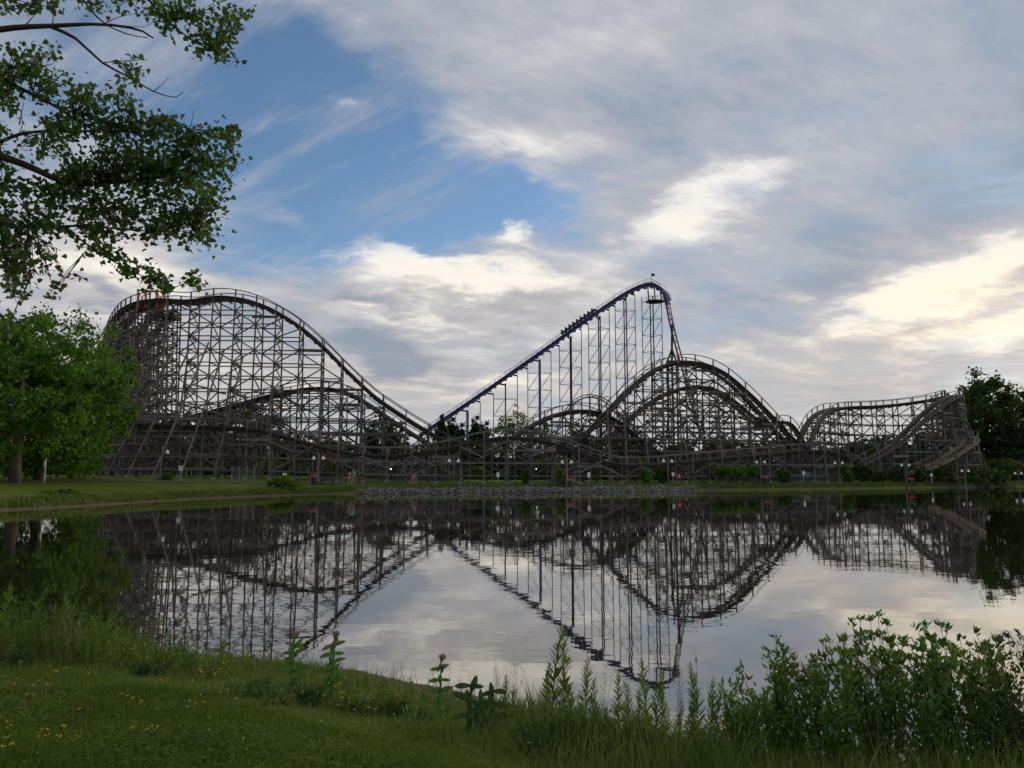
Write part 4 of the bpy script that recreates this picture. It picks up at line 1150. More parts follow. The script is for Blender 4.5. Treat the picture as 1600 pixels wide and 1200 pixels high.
# bushes and saplings along the far shore
def bush_parts(root, rad, mat, clumps, per, size, stems=5):
    me, c = crown_cloud(rad, clumps, per, size, M[mat], 'foliage', 0.22, 0.35, -0.9)
    o = link('foliage', me, root); o.location = (0, 0, rad[2] * .95); o['kind'] = 'stuff'
    for i in range(stems):
        q = c[rng.integers(len(c))]
        b = MB(); e = Vector((q[0] * .7, q[1] * .7, q[2] * .7 + rad[2])); b.tube([(e.x * .1, e.y * .1, -.1), e * .5, e], [.05, .035, .015], 5); b.build('stem', M['bark'], root)
BUSH = [(1352, 120.5, (1.5, 1.4, 1.5), 'leaf_dark', 'upright dark bush at the foot of the turnaround ramp'), (1402, 122, (1.4, 1.3, 1.45), 'leaf_dark', 'round dark bush beside the lamp post before the ramp'), (1322, 118, (.9, .9, 1.3), 'leaf_maple', 'bright green bush beside the lamp post where the tracks meet'),
        (1375, 121.5, (.9, .9, 1.0), 'leaf_dark', 'small thin bush between the two dark bushes'), (1438, 123, (1.2, 1.2, 1.35), 'leaf_dark', 'dark bush left of the low banked curve'), (1475, 124.5, (1.9, 1.6, 1.5), 'leaf_dark', 'wide bush under the low banked curve'), (1530, 127, (2.6, 2.0, 1.7), 'leaf_dark', 'largest bush at the foot of the raking struts'),
        (1560, 130, (1.8, 1.6, 1.4), 'leaf_dark', 'bush right of the largest one near the right edge'), (1008, 102.5, (.55, .5, .95), 'leaf_maple', 'thin sapling left of the lamp post by the person in orange'), (1036, 104.3, (1.1, 1.0, 1.2), 'leaf_dark', 'dark bush behind the lamp post by the person in orange'),
        (877, 96.6, (.65, .6, 1.0), 'leaf_maple', 'bright green upright shrub beside the middle lamp post'), (822, 96.8, (.35, .3, .95), 'leaf_pale', 'thin pale climber on a post below the front hump'), (1225, 114.5, (.8, .8, .9), 'leaf_pale', 'sparse pale shrub right of the tilted bin'), (262, 85, (.5, .4, .3), 'leaf_maple', 'tuft at the foot of the leaning lamp post')]
for u, D, rad, mat, lab in BUSH:
    b = empty('bush', at_ground(u, D), lab, 'bush', 'bushes along the far shore'); bush_parts(b, rad, mat, 46, 26, 0.26)
for u, D, lab in ((1130, 108.5, 'leftmost of three leafy saplings on the bank'), (1150, 109.8, 'middle of three leafy saplings on the bank'), (1172, 111.8, 'rightmost of three leafy saplings on the bank')):
    r = empty('sapling', at_ground(u, D), lab, 'tree', 'saplings on the bank'); tree_parts(r, 2.2, (1.25, 1.1, .75), 1.65, .05, M['leaf_maple'], clumps=42, per=26, size=0.24, low=-1, lump=.22, limbs=5)
wb = empty('willow_bush', at_ground(444, 85), 'yellow green willow bush at the water edge before the left hill', 'bush'); bush_parts(wb, (1.5, 1.2, .62), 'leaf_rod', 46, 30, 0.2)
wb = empty('bank_shrub', on_level(78, 790) + Vector((0, 1.2, .1)), 'low green shrub on the left bank above the water', 'bush'); bush_parts(wb, (1.6, .9, .55), 'leaf_maple', 46, 30, 0.16)

# rough grass along the far bank
def along_shore(n, lo, hi):
    """random points just inside the far shore"""
    pts = POND[:len(far_px)]; seg = np.linalg.norm(np.diff(pts, axis=0), axis=1); cum = np.concatenate([[0], np.cumsum(seg)])
    s = rng.uniform(0, cum[-1], n); k = np.clip(np.searchsorted(cum, s) - 1, 0, len(seg) - 1); t = (s - cum[k]) / seg[k]
    a = pts[k] + (pts[k + 1] - pts[k]) * t[:, None]
    d = (pts[k + 1] - pts[k]) / seg[k][:, None]
    nrm = np.stack([-d[:, 1], d[:, 0]], 1)
    return a + nrm * rng.uniform(lo, hi, n)[:, None]
q = along_shore(60000, 0.35, 2.2)
stony = (q[:, 0] > on_level(556, 771).x) & (q[:, 0] < on_level(1092, 767).x)
q = q[~stony | (rng.random(len(q)) < 0.30)]
stony = (q[:, 0] > on_level(556, 771).x) & (q[:, 0] < on_level(1092, 767).x)
q[stony, 1] += 0.7 * rng.random(int(stony.sum()))
T = np.stack([q[:, 0], q[:, 1], ground_z(q[:, 0], q[:, 1])], 1)
Mx = frames(np.stack([rng.normal(0, .3, len(q)), rng.normal(0, .3, len(q)), np.ones(len(q))], 1)); L = 0.18 + 0.32 * rng.random(len(q)) * (0.5 + 0.5 * np.sin(q[:, 0] * .8) ** 2)
Mx = Mx * np.stack([0.07 + 0 * L, L, L], 1)[:, None, :]
tag(link('bank_grass', scatter('bank_grass', *BLADE, Mx, T, M['blade_tall'])), 'rough grass fringing the far bank', kind='stuff')

# riprap
def stone_mesh():
    v = rng.normal(size=(14, 3)); v /= np.linalg.norm(v, axis=1, keepdims=True); v *= (0.75 + .4 * rng.random(14))[:, None] * np.array([1, .85, .65])
    import bmesh
    bm = bmesh.new(); [bm.verts.new(tuple(a)) for a in v]; bmesh.ops.convex_hull(bm, input=bm.verts); bmesh.ops.triangulate(bm, faces=bm.faces)
    loose = [a for a in bm.verts if not a.link_faces]
    for a in loose: bm.verts.remove(a)
    bm.verts.index_update(); V = np.array([a.co for a in bm.verts]); F = np.array([[b.index for b in f.verts] for f in bm.faces]); bm.free(); return V, F
x0, x1 = on_level(556, 771).x, on_level(1095, 767).x
q = along_shore(9000, -0.2, 0.85); q = q[(q[:, 0] > x0 + 2.5 * rng.random(len(q))) & (q[:, 0] < x1 - 2.5 * rng.random(len(q)))][:1250]
vs, fs, base_i = [], [], 0
shapes = [stone_mesh() for _ in range(8)]
for i, (a, b) in enumerate(q):
    V, F = shapes[i % 8]; s = random.uniform(.09, .22) if random.random() < .8 else random.uniform(.22, .40); R = np.array(Matrix.Rotation(random.uniform(0, 6.28), 3, 'Z') @ Matrix.Rotation(random.uniform(-.5, .5), 3, 'X'))
    vs.append(V @ R.T * s + np.array([a, b, max(0.02, gz(a, b)) + s * .25])); fs.append(F + base_i); base_i += len(V)
tag(link('riprap', mesh_np('riprap', np.concatenate(vs), np.concatenate(fs), M['stone'])), 'pale broken stones lining the middle of the far shore', kind='stuff')
for u, v, s, lab in ((1172, 764.6, .45, 'lone rock at the water edge below the bench'), (1281, 764.0, .62, 'largest lone rock on the right shore'), (1194, 764.6, .5, 'flat rock right of the lone rock below the bench'), (1240, 764.6, .32, 'small rock left of the largest lone rock')):
    V, F = stone_mesh(); c = on_level(u, v)
    o = link('rock', mesh_np('rock', V * s * np.array([1.4, .8, .7]), F, M['stone'])); o.location = c + Vector((0, .25, .1)); tag(o, lab, 'rock', 'rocks on the right shore')

# ---------------------------------------------------------------- cottonwood reaching in at the upper left
def branch_pts(px, D0, D1):
    return [P(u, v, D0 + (D1 - D0) * i / max(1, len(px) - 1)) for i, (u, v) in enumerate(px)]
cot_base = Vector((-9.2, 6.6, gz(-9.2, 6.6)))
cot = empty('cottonwood_tree', cot_base, 'cottonwood whose leafy branches hang in at the upper left', 'tree')
t = MB(); t.tube([cot_base - Vector((0, 0, .3)), cot_base + Vector((.05, 0, 1)), cot_base + Vector((.15, .1, 4)), cot_base + Vector((.2, .3, 8)), cot_base + Vector((0, .5, 12))], [.48, .38, .32, .24, .1], 14)
t.build('trunk', M['bark'], cot, True, True)
LIMBS = [  # (pixels, depths, radii)
    ([(-230, 110), (-100, 70), (0, 46), (90, 40), (160, 38), (215, 46), (240, 60)], (7.2, 7.6), (.085, .012)),
    ([(80, 42), (118, 60), (160, 98), (205, 122), (240, 143), (275, 152), (290, 140)], (7.5, 7.7), (.030, .005)),
    ([(130, 0), (150, 25), (172, 42), (205, 55), (240, 60)], (7.6, 7.6), (.018, .006)),
    ([(210, -40), (240, 10), (270, 40), (300, 62), (340, 85)], (7.9, 8.0), (.035, .008)),
    ([(-230, 60), (-60, 100), (0, 124), (40, 142), (85, 165), (125, 190), (160, 200)], (7.6, 8.0), (.075, .010)),
    ([(-200, 260), (-60, 235), (0, 244), (50, 262), (90, 280), (140, 286), (200, 282), (270, 270), (330, 245)], (7.4, 8.3), (.095, .008)),
    ([(0, 222), (30, 210), (70, 205), (140, 205), (200, 190), (260, 195), (320, 205), (365, 212)], (7.9, 8.2), (.030, .006)),
    ([(90, 280), (115, 295), (140, 310), (170, 330)], (7.7, 8.0), (.022, .006)),
    ([(-180, 330), (0, 352), (60, 355), (130, 353), (190, 358), (250, 362), (300, 360)], (7.6, 8.2), (.045, .006)),
    ([(100, 354), (140, 385), (180, 410), (220, 430), (262, 440)], (7.8, 8.1), (.020, .005)),
    ([(-60, 340), (20, 350), (52, 372), (64, 395), (66, 425), (72, 445)], (7.2, 7.3), (.030, .006)),
    ([(50, 430), (30, 470), (18, 500), (10, 530)], (7.2, 7.2), (.012, .004)),
    ([(60, 385), (85, 385), (105, 400)], (7.3, 7.3), (.008, .004)), ([(88, 388), (90, 415), (112, 425)], (7.3, 7.3), (.007, .003)),
    ([(30, 195), (35, 170), (40, 150)], (7.7, 7.7), (.010, .004)), ([(160, 98), (190, 95), (228, 92)], (7.6, 7.6), (.008, .003)), ([(240, 143), (258, 128), (270, 112)], (7.6, 7.6), (.007, .003)),
    ([(175, 100), (205, 95), (240, 92)], (7.6, 7.6), (.006, .003)), ([(40, 40), (52, 25), (45, 5)], (7.5, 7.5), (.010, .004)), ([(82, 38), (85, 15), (95, 30)], (7.5, 7.5), (.008, .003)),
    ([(160, 38), (190, 25), (215, 20), (218, 8)], (7.6, 7.6), (.008, .003)), ([(190, 40), (225, 42), (250, 30)], (7.6, 7.6), (.008, .003)), ([(295, 205), (302, 180), (303, 160)], (8, 8), (.007, .003)),
    ([(270, 450), (300, 440), (302, 446)], (8.1, 8.1), (.006, .003)), ([(0, 290), (20, 270), (35, 262)], (7.6, 7.6), (.010, .004)), ([(30, 210), (36, 190), (34, 180)], (7.8, 7.8), (.008, .003)),
]
allp = []
for px, (d0, d1), (r0, r1) in LIMBS:
    pts = smooth_path(branch_pts(px, d0, d1), 0.10); n = len(pts)
    b = MB(); b.tube(pts, [.68 * (r0 + (r1 - r0) * (i / (n - 1)) ** .7) for i in range(n)], 6)
    b.build('branch', M['twig'], cot, True, True); allp += pts
allp_np = np.array(allp)
CLUMPS = [(40, 4, 55, 14, 90), (150, 4, 40, 8, 30), (195, 6, 24, 10, 28), (285, 22, 60, 26, 170), (330, 62, 42, 24, 120), (375, 16, 24, 16, 60), (350, 85, 16, 14, 22), (225, -8, 40, 12, 50), (360, 40, 20, 20, 40),
          (45, 92, 48, 24, 120), (20, 130, 40, 28, 130), (75, 125, 30, 34, 90), (12, 165, 22, 18, 40), (130, 160, 46, 34, 170), (100, 195, 40, 24, 110), (212, 128, 16, 18, 36), (205, 150, 22, 12, 30), (175, 135, 14, 14, 24), (180, 195, 66, 34, 240), (240, 200, 50, 26, 150),
          (160, 245, 80, 30, 260), (250, 245, 70, 32, 300), (310, 225, 44, 26, 150), (350, 215, 28, 18, 60), (372, 208, 14, 10, 24), (330, 262, 40, 22, 120), (362, 260, 18, 14, 28), (350, 295, 32, 20, 80), (300, 290, 50, 24, 160), (215, 290, 80, 28, 260), (120, 262, 50, 20, 100), (70, 232, 50, 20, 90),
          (20, 300, 50, 28, 130), (90, 318, 60, 26, 170), (180, 325, 70, 24, 190), (270, 325, 60, 26, 170), (325, 335, 36, 22, 80), (310, 370, 30, 24, 70), (240, 360, 50, 22, 120), (150, 360, 70, 20, 140), (50, 350, 60, 26, 160), (-20, 340, 50, 40, 140), (-30, 230, 40, 60, 120), (-30, 110, 40, 60, 120),
          (165, 392, 44, 16, 70), (205, 415, 40, 14, 60), (250, 436, 26, 14, 50), (235, 440, 18, 12, 30), (298, 442, 16, 14, 40), (15, 392, 34, 24, 90), (30, 425, 30, 20, 70), (70, 415, 20, 24, 44), (50, 452, 36, 18, 66), (85, 460, 16, 12, 24), (10, 460, 26, 22, 50), (20, 500, 30, 20, 40), (120, 290, 40, 16, 60), (0, 275, 30, 20, 40)]
T, twigs = [], MB()
for u, v, ru, rv, n in CLUMPS:
    c = P(u, v, 8.0); near = allp_np[np.argmin(((allp_np - np.array(c)) ** 2).sum(1))]
    D = near[1] + random.uniform(-.15, .15)
    n = int(n * 1.6)
    # short twigs, leaves gathered along them
    k = max(3, n // 11)
    cen = Vector(near)
    for j in range(k):
        a = random.uniform(0, 6.28); rr = math.sqrt(random.random())
        e = P(u + ru * rr * math.cos(a), v + rv * rr * math.sin(a), D + random.gauss(0, .28))
        s = cen.lerp(e, random.uniform(.0, .35)); mid = s.lerp(e, .5) + Vector((0, 0, random.uniform(-.03, .06)))
        twigs.tube([s, mid, e], [.007, .005, .003], 4, cap=False)
        for m_ in range(n // k + 1):
            f = random.uniform(.35, 1.08); q = s.lerp(mid, min(1, f * 2)) if f < .5 else mid.lerp(e, (f - .5) * 2)
            T.append((q.x + random.gauss(0, .05), q.y + random.gauss(0, .06), q.z + random.gauss(0, .05)))
T = np.array(T)
d = rng.normal(size=(len(T), 3)) * np.array([1, 1, .7]) + np.array([.25, 0, -.55])
Mx = frames(d) * (0.042 + 0.030 * rng.random(len(T)))[:, None, None]
tag(link('foliage', scatter('foliage', *LEAF_HEART, Mx, T, M['leaf_cotton']), cot, True), kind='stuff')
tag(twigs.build('twigs', M['twig'], cot, True), kind='stuff')

# ---------------------------------------------------------------- near lawn
def pick(n, x0, x1, y0, y1):
    return rng.uniform(x0, x1, n), rng.uniform(y0, y1, n)
def in_view(x, y, m=1.08):
    return np.abs(x) < y * 0.667 * m + 0.3
def edge_y(x):
    """forward distance of the mown edge"""
    return np.interp(x, [-9, -5.2, -3.0, -1.6, -0.4, 0.5, 1.2, 2.2], [8.6, 8.1, 7.3, 6.4, 5.7, 5.1, 4.5, 3.6])
x, y = pick(520000, -8.5, 2.6, 3.6, 8.9)
dens = np.clip(6.5 / y, .5, 1.6) ** 1.0
ok = in_view(x, y) & (y < edge_y(x) + rng.normal(0, .12, len(x))) & (rng.random(len(x)) < dens / 1.6)
x, y = x[ok], y[ok]
print('lawn blades', len(x))
T = np.stack([x, y, ground_z(x, y) - .004], 1)
tuft = 0.5 + 0.5 * np.sin(x * 3.1 + 2 * np.sin(y * 2.3)) * np.sin(y * 3.7 + 1.5 * np.sin(x * 1.9))
L = (0.030 + 0.034 * rng.random(len(x))) * (0.75 + 0.6 * tuft)
Mx = frames(np.stack([rng.normal(0, .55, len(x)), rng.normal(0, .55, len(x)), np.ones(len(x))], 1))
Mx = Mx * np.stack([0.0062 + 0.003 * rng.random(len(x)), L, L], 1)[:, None, :]
tag(link('lawn_grass', scatter('lawn_grass', *BLADE, Mx, T, M['blade'])), 'short mown grass of the near lawn', kind='stuff')
# clover among the grass
x, y = pick(60000, -8.5, 2.6, 3.6, 8.9)
cl = np.sin(x * 2.3 + np.sin(y * 1.7) * 2) + np.sin(y * 2.9 + x)
ok = in_view(x, y) & (y < edge_y(x) + .1) & (cl + rng.normal(0, .5, len(x)) > .35); x, y = x[ok], y[ok]
tri = [(math.cos(a + o) * r, math.sin(a + o) * r, h) for a in (0, 2.09, 4.19) for o, r, h in ((0, 0, 0), (-.45, .8, .12), (.0, 1, .05), (.45, .8, .12))]
trf = [(4 * i, 4 * i + 1, 4 * i + 2, 4 * i + 3) for i in range(3)]
T = np.stack([x, y, ground_z(x, y) + .028 + .02 * rng.random(len(x))], 1)
fr = frames(np.stack([rng.normal(0, .3, len(x)), rng.normal(0, .3, len(x)), np.ones(len(x))], 1)); fr = fr[:, :, [0, 2, 1]]
tag(link('clover', scatter('clover', tri, trf, fr * (.013 + .008 * rng.random(len(x)))[:, None, None], T, M['blade'])), 'clover leaves mixed into the near lawn', kind='stuff')

# flowers dotted through the grass
def flower_spots(px, n, spread):
    out = []
    for (u, v, k, s) in px:
        for _ in range(max(1, int(k * .75))):
            uu, vv = u + random.gauss(0, s), v + random.gauss(0, s * .28)
            q = on_level(uu, vv, .45); q = on_level(uu, vv, gz(q.x, q.y)); q = on_level(uu, vv, gz(q.x, q.y)); out.append(q)
    for _ in range(n):
        uu, vv = random.uniform(0, 640) * random.random() ** .3, random.uniform(1050, 1200)
        q = on_level(uu, vv, .5); q = on_level(uu, vv, gz(q.x, q.y)); out.append(q)
    return out
heads = MB()
petal = None
fl = flower_spots([(70, 1010, 18, 30), (60, 1052, 14, 40), (130, 1033, 14, 30), (180, 1028, 18, 30), (230, 1036, 16, 24), (330, 1072, 26, 14), (245, 1072, 6, 14), (200, 1098, 8, 16), (520, 1112, 20, 16), (150, 1010, 14, 30), (20, 1080, 8, 20), (100, 1160, 8, 26), (215, 1152, 6, 12), (10, 1175, 5, 6), (490, 1082, 6, 20), (880, 1160, 8, 60), (50, 1150, 6, 30)], 18, 0)
for q in fl:
    z = random.uniform(.035, .10) if shore_distance(q.x, q.y) > 2.6 else random.uniform(.06, .26)
    c = Vector((q.x, q.y, q.z + z)); r = random.uniform(.004, .008)
    for k in range(random.choice((2, 3, 4))):
        e = c + Vector((random.gauss(0, .008), random.gauss(0, .008), random.gauss(0, .004))); heads.lathe(e - Vector((0, 0, r * .4)), [(r * .3, 0), (r, r * .5), (r * .5, r)], 6)
tag(heads.build('yellow_flowers', M['yellow'], None), 'small yellow flowers scattered over the lawn and its edge', kind='stuff')
white = MB()
for q in flower_spots([(520, 1096, 6, 40), (60, 1012, 10, 16), (360, 1090, 4, 40), (420, 1080, 5, 60), (650, 1120, 6, 30)], 8, 0):
    c = Vector((q.x, q.y, q.z + .045)); r = .006; white.lathe(c, [(r * .4, 0), (r, r * .6), (r * .5, r * 1.5)], 6)
tag(white.build('white_clover_heads', M['petal_white'], None), 'tiny white clover heads in the lawn', kind='stuff')
for u, v, s, lab in ((127, 1111, .055, 'largest dry brown leaf lying on the lawn'), (283, 1136, .042, 'curled tan leaf on the lawn right of the largest dry leaf'), (41, 1085, .036, 'small pale dry leaf on the lawn near the left edge')):
    q = on_level(u, v, .6); q = on_level(u, v, gz(q.x, q.y)); q = on_level(u, v, gz(q.x, q.y) + .03)
    V = []; F = []
    for i in range(7):
        f = i / 6; w = s * math.sin(math.pi * min(1, f * .92 + .06)) * .62
        for k in (-1, -.5, 0, .5, 1): V.append((k * w, (f - .5) * s * 1.7, abs(k) * w * .7 + .012 * math.sin(f * 5)))
    for i in range(6):
        for k in range(4): F.append((i*5+k, i*5+k+1, i*5+k+6, i*5+k+5))
    o = empty('fallen_leaf', q, lab, 'leaf', 'dry leaves on the lawn', random.uniform(0, 6)); b = link('leaf_blade', mesh_np('leaf_blade', V, F, M['dry_leaf'], True), o)
    b.rotation_euler = (.5, .3, 0)
    r = MB(); r.tube([(0, -s * .85, 0), (0.004, -s * 1.3, .008)], .0015, 5); r.build('leaf_stalk', M['dry_leaf'], o)
def daisy(u, v, lab):
    q = on_level(u, v, .3); q = on_level(u, v, gz(q.x, q.y) + .12); o = empty('daisy', (q.x, q.y, gz(q.x, q.y)), lab, 'flower')
    h = q.z - gz(q.x, q.y)
    r = MB(); r.tube([(0, 0, -.02), (.005, 0, h)], .002, 5); r.build('stem', M['stem'], o)
    for k in range(12):
        a = k * math.pi / 6; d_ = Vector((math.cos(a), -.45 + .0 * a, math.sin(a) * .9)).normalized(); sd = Vector((-math.sin(a), 0, math.cos(a)))
        c = Vector((.005, -.004, h)); V = [c + d_ * .006 - sd * .002, c + d_ * .006 + sd * .002, c + d_ * .022 + sd * .0042, c + d_ * .022 - sd * .0042]
        link('petal', mesh_np('petal', [tuple(w) for w in V], [(0, 1, 2, 3)], M['petal_white']), o)
    r = MB(); r.lathe((.005, -.006, h - .005), [(.004, 0), (.008, .005), (.004, .01)], 8); r.build('flower_centre', M['yellow'], o)
daisy(1071, 1183, 'white daisy in the long grass below the goldenrod')

# ---------------------------------------------------------------- shore plants on the near bank
def near_spot(u, v):
    """ground point seen at this pixel on the near bank"""
    q = on_level(u, v, .2)
    for _ in range(4): q = on_level(u, v, max(0.0, gz(q.x, q.y)))
    return Vector((q.x, q.y, gz(q.x, q.y)))

# tall grass fringe
x, y = pick(400000, -9.5, 5.5, 3.4, 11.5)
dsh = shore_distance(x, y); ey = edge_y(np.clip(x, -9, 2.2))
gap = np.exp(-((x + 0.75) / 0.75) ** 2) * .75                          # the bare pebbly stretch
ok = in_view(x, y) & (dsh > .25) & (y > ey - .25 + rng.normal(0, .15, len(x))) & (rng.random(len(x)) < .62) & ~((dsh < 2.0) & (rng.random(len(x)) < gap + .15 * (dsh < .8)))
x, y, dsh, ey = x[ok], y[ok], dsh[ok], ey[ok]
keep = rng.random(len(x)) < np.where(x > 1.0, .75, .55); x, y, dsh, ey = x[keep], y[keep], dsh[keep], ey[keep]
print('fringe blades', len(x))
clump = 0.5 + 0.5 * np.sin(x * 2.7 + 2 * np.sin(y * 1.3)) * np.sin(y * 3.1 + np.sin(x * 2.1))
far_in = np.clip((y - ey) / .9, 0, 1)
L = (0.05 + 0.10 * rng.random(len(x)) + 0.26 * rng.random(len(x)) ** 2.5 * (.35 + clump)) * (.35 + .65 * far_in)
L *= np.where(x < -4.7, 1.2, 1.0) * np.where((x > -4.7) & (x < -.9), .55, 1.0) * np.where(x > .15, 1.55, 1.0)
T = np.stack([x, y, ground_z(x, y) - .01], 1)
Mx = frames(np.stack([rng.normal(0, .38, len(x)), rng.normal(0, .38, len(x)), np.ones(len(x))], 1)) * np.stack([.0055 + .004 * rng.random(len(x)), L, L], 1)[:, None, :]
tag(link('shore_grass', scatter('shore_grass', *BLADE, Mx, T, M['blade_tall'])), 'long rough grass along the near water edge', kind='stuff')
# pebbles on the bare stretch
pb = [near_spot(random.uniform(540, 850), random.uniform(1046, 1112)) for _ in range(700)]
shapes = [stone_mesh() for _ in range(5)]; vs, fs, b0 = [], [], 0
for i, q in enumerate(pb):
    V, F = shapes[i % 5]; s = random.uniform(.006, .022); vs.append(V * s + np.array([q.x, q.y, q.z + s * .2])); fs.append(F + b0); b0 += len(V)
M['pebble'] = paint('brown_pebbles', (0.10, 0.075, 0.05), (0.22, 0.175, 0.13), 30.0, 0.9)
tag(link('pebbles', mesh_np('pebbles', np.concatenate(vs), np.concatenate(fs), M['pebble'])), 'brown pebbles on the bare strip at the near water edge', kind='stuff')

# goldenrod: upright stalk with narrow leaves
def goldenrod(seed, h=1.0):
    o = empty('goldenrod', (0, 0, 0), 'x', 'plant')
    bend = [random.gauss(0, .12), random.gauss(0, .12)]
    path = lambda f: np.array([bend[0] * f * f, bend[1] * f * f, h * f])
    r = MB(); r.tube([tuple(path(f)) for f in np.linspace(0, 1, 7)], [.006, .0055, .005, .0045, .0035, .003, .0015], 5); r.build('stem', M['stem'], o)
    T, D, S = [], [], []
    n = 84
    for i in range(n):
        f = .10 + .90 * (i / n) ** .9; a = i * 2.4 + random.gauss(0, .3)
        up = .55 + .9 * f; T.append(path(f)); D.append((math.cos(a), math.sin(a), up)); S.append((.165 * (1 - .60 * f ** 3) * random.uniform(.7, 1.15)) * (.6 if f < .25 else 1))
    S = np.array(S); Mx = frames(np.array(D), flat=.9) * np.stack([S * .72, S, S], 1)[:, None, :]
    tag(link('foliage', scatter('foliage', *LEAF_LONG, Mx, np.array(T), M['leaf_rod']), o), kind='stuff')
    return o
rods = [goldenrod(i) for i in range(6)]; rod_used = [False] * 6
RODS = [(862, 988, 1150, 'tallest goldenrod stalk, left of the pale pair'), (877, 1000, 1152, 'bright goldenrod stalk beside the tallest one'), (912, 1032, 1156, 'bushy goldenrod stalk right of the tallest pair'), (925, 1062, 1158, None), (898, 1050, 1158, None), (850, 1040, 1146, None), (940, 1090, 1160, None),
        (968, 1052, 1168, 'forked goldenrod stalk between the tall pair and the coaster reflection'), (985, 1062, 1170, None), (1012, 1030, 1172, 'goldenrod stalk in front of the crest reflection'), (1024, 1048, 1176, None), (1038, 1072, 1178, None), (1000, 1075, 1174, None),
        (1075, 1086, 1186, None), (1096, 1042, 1188, 'goldenrod stalk right of the crest reflection'), (1110, 1060, 1190, None), (1122, 1066, 1192, None), (1085, 1100, 1188, None), (1135, 1078, 1196, None), (1060, 1098, 1182, None), (1205, 1035, 1200, 'tufted goldenrod stalk among the willow leaves'), (1150, 1085, 1200, None), (1180, 1080, 1204, None), (1250, 1100, 1210, None), (1310, 1120, 1215, None),
        (268, 984, 1050, 'goldenrod stalk in the weeds at the left bank'), (240, 1000, 1052, None), (290, 1000, 1056, None), (330, 1008, 1060, None), (345, 1018, 1062, None), (205, 985, 1046, None), (150, 975, 1042, None), (120, 990, 1040, None), (100, 925, 1034, 'tall goldenrod stalk at the left edge weeds'), (60, 960, 1034, None), (30, 965, 1030, None), (180, 1000, 1046, None), (310, 1020, 1062, None), (3, 915, 1030, None), (75, 985, 1036, None), (225, 1012, 1054, None), (45, 990, 1036, None), (135, 1005, 1044, None), (160, 965, 1040, None),
        (555, 1055, 1098, None), (570, 1048, 1100, None), (590, 1060, 1104, None), (640, 1062, 1112, 'small leafy stalk left of the lone flowering milkweed'), (660, 1072, 1114, None), (790, 1055, 1132, None), (800, 1070, 1136, None), (600, 1075, 1108, None), (815, 1090, 1140, None), (420, 1040, 1082, None), (430, 1030, 1080, None)]
rod_list = []
for i, (u, v0, v1, lab) in enumerate(RODS):
    k = i % 6; o = rods[k] if not rod_used[k] else copy_tree(rods[k]); rod_used[k] = True
    g = near_spot(u, v1); h = (P(u, v0, g.y).z - g.z)
    o.location = g; o.scale = (h * .9 + .1,) * 2 + (h,); o.rotation_euler = (random.gauss(0, .05), random.gauss(0, .05), random.uniform(0, 6.28))
    where = 'left bank weeds' if u < 420 else ('weeds beside the bare strip' if u < 830 else 'stand before the crest reflection')
    rod_list.append((u, where, lab, o))
count = {}
for u, where, lab, o in sorted(rod_list, key=lambda q: q[0]):
    n = count.get(where, 0); count[where] = n + 1
    tag(o, lab or f'{ORD[n]} green goldenrod stalk from the left in the {where}', 'plant', 'goldenrod along the near bank')

# bushy weeds standing in the fringe
def weed_clump(u, v0, v1, wpx, lab, mat='leaf_rod', n=520, leafL=.085):
    g = near_spot(u, v1); h = P(u, v0, g.y).z - g.z; w = wpx / FPX * g.y
    o = empty('weed_clump', g, lab, 'plant', 'bushy weeds on the near bank')
    T, Dr, S = [], [], []; r = MB(); k = max(6, int(n / 30))
    for _ in range(k):
        ex, ey, hh = random.gauss(0, w * .5), random.gauss(0, w * .35), h * random.uniform(.35, 1.0)
        st = Vector((ex * .4, ey * .4, -.03)); e = Vector((ex, ey, hh)); r.tube([st, st.lerp(e, .5), e], [.003, .0025, .001], 4)
        for _ in range(n // k):
            f = .1 + .9 * random.random(); q = st.lerp(e, f); sp = .05 * (1 - f) + .008
            T.append((q.x + random.gauss(0, sp), q.y + random.gauss(0, sp), q.z)); a = random.uniform(0, 6.28); Dr.append((math.cos(a), math.sin(a), random.uniform(.5, 1.8))); S.append(leafL * random.uniform(.6, 1.2) * (1 - .3 * f))
    tag(r.build('stems', M['stem'], o), kind='stuff')
    S = np.array(S); Mx = frames(np.array(Dr), flat=.6) * np.stack([S * .75, S, S], 1)[:, None, :]
    tag(link('foliage', scatter('foliage', *LEAF_LONG, Mx, np.array(T), M[mat]), o), kind='stuff')
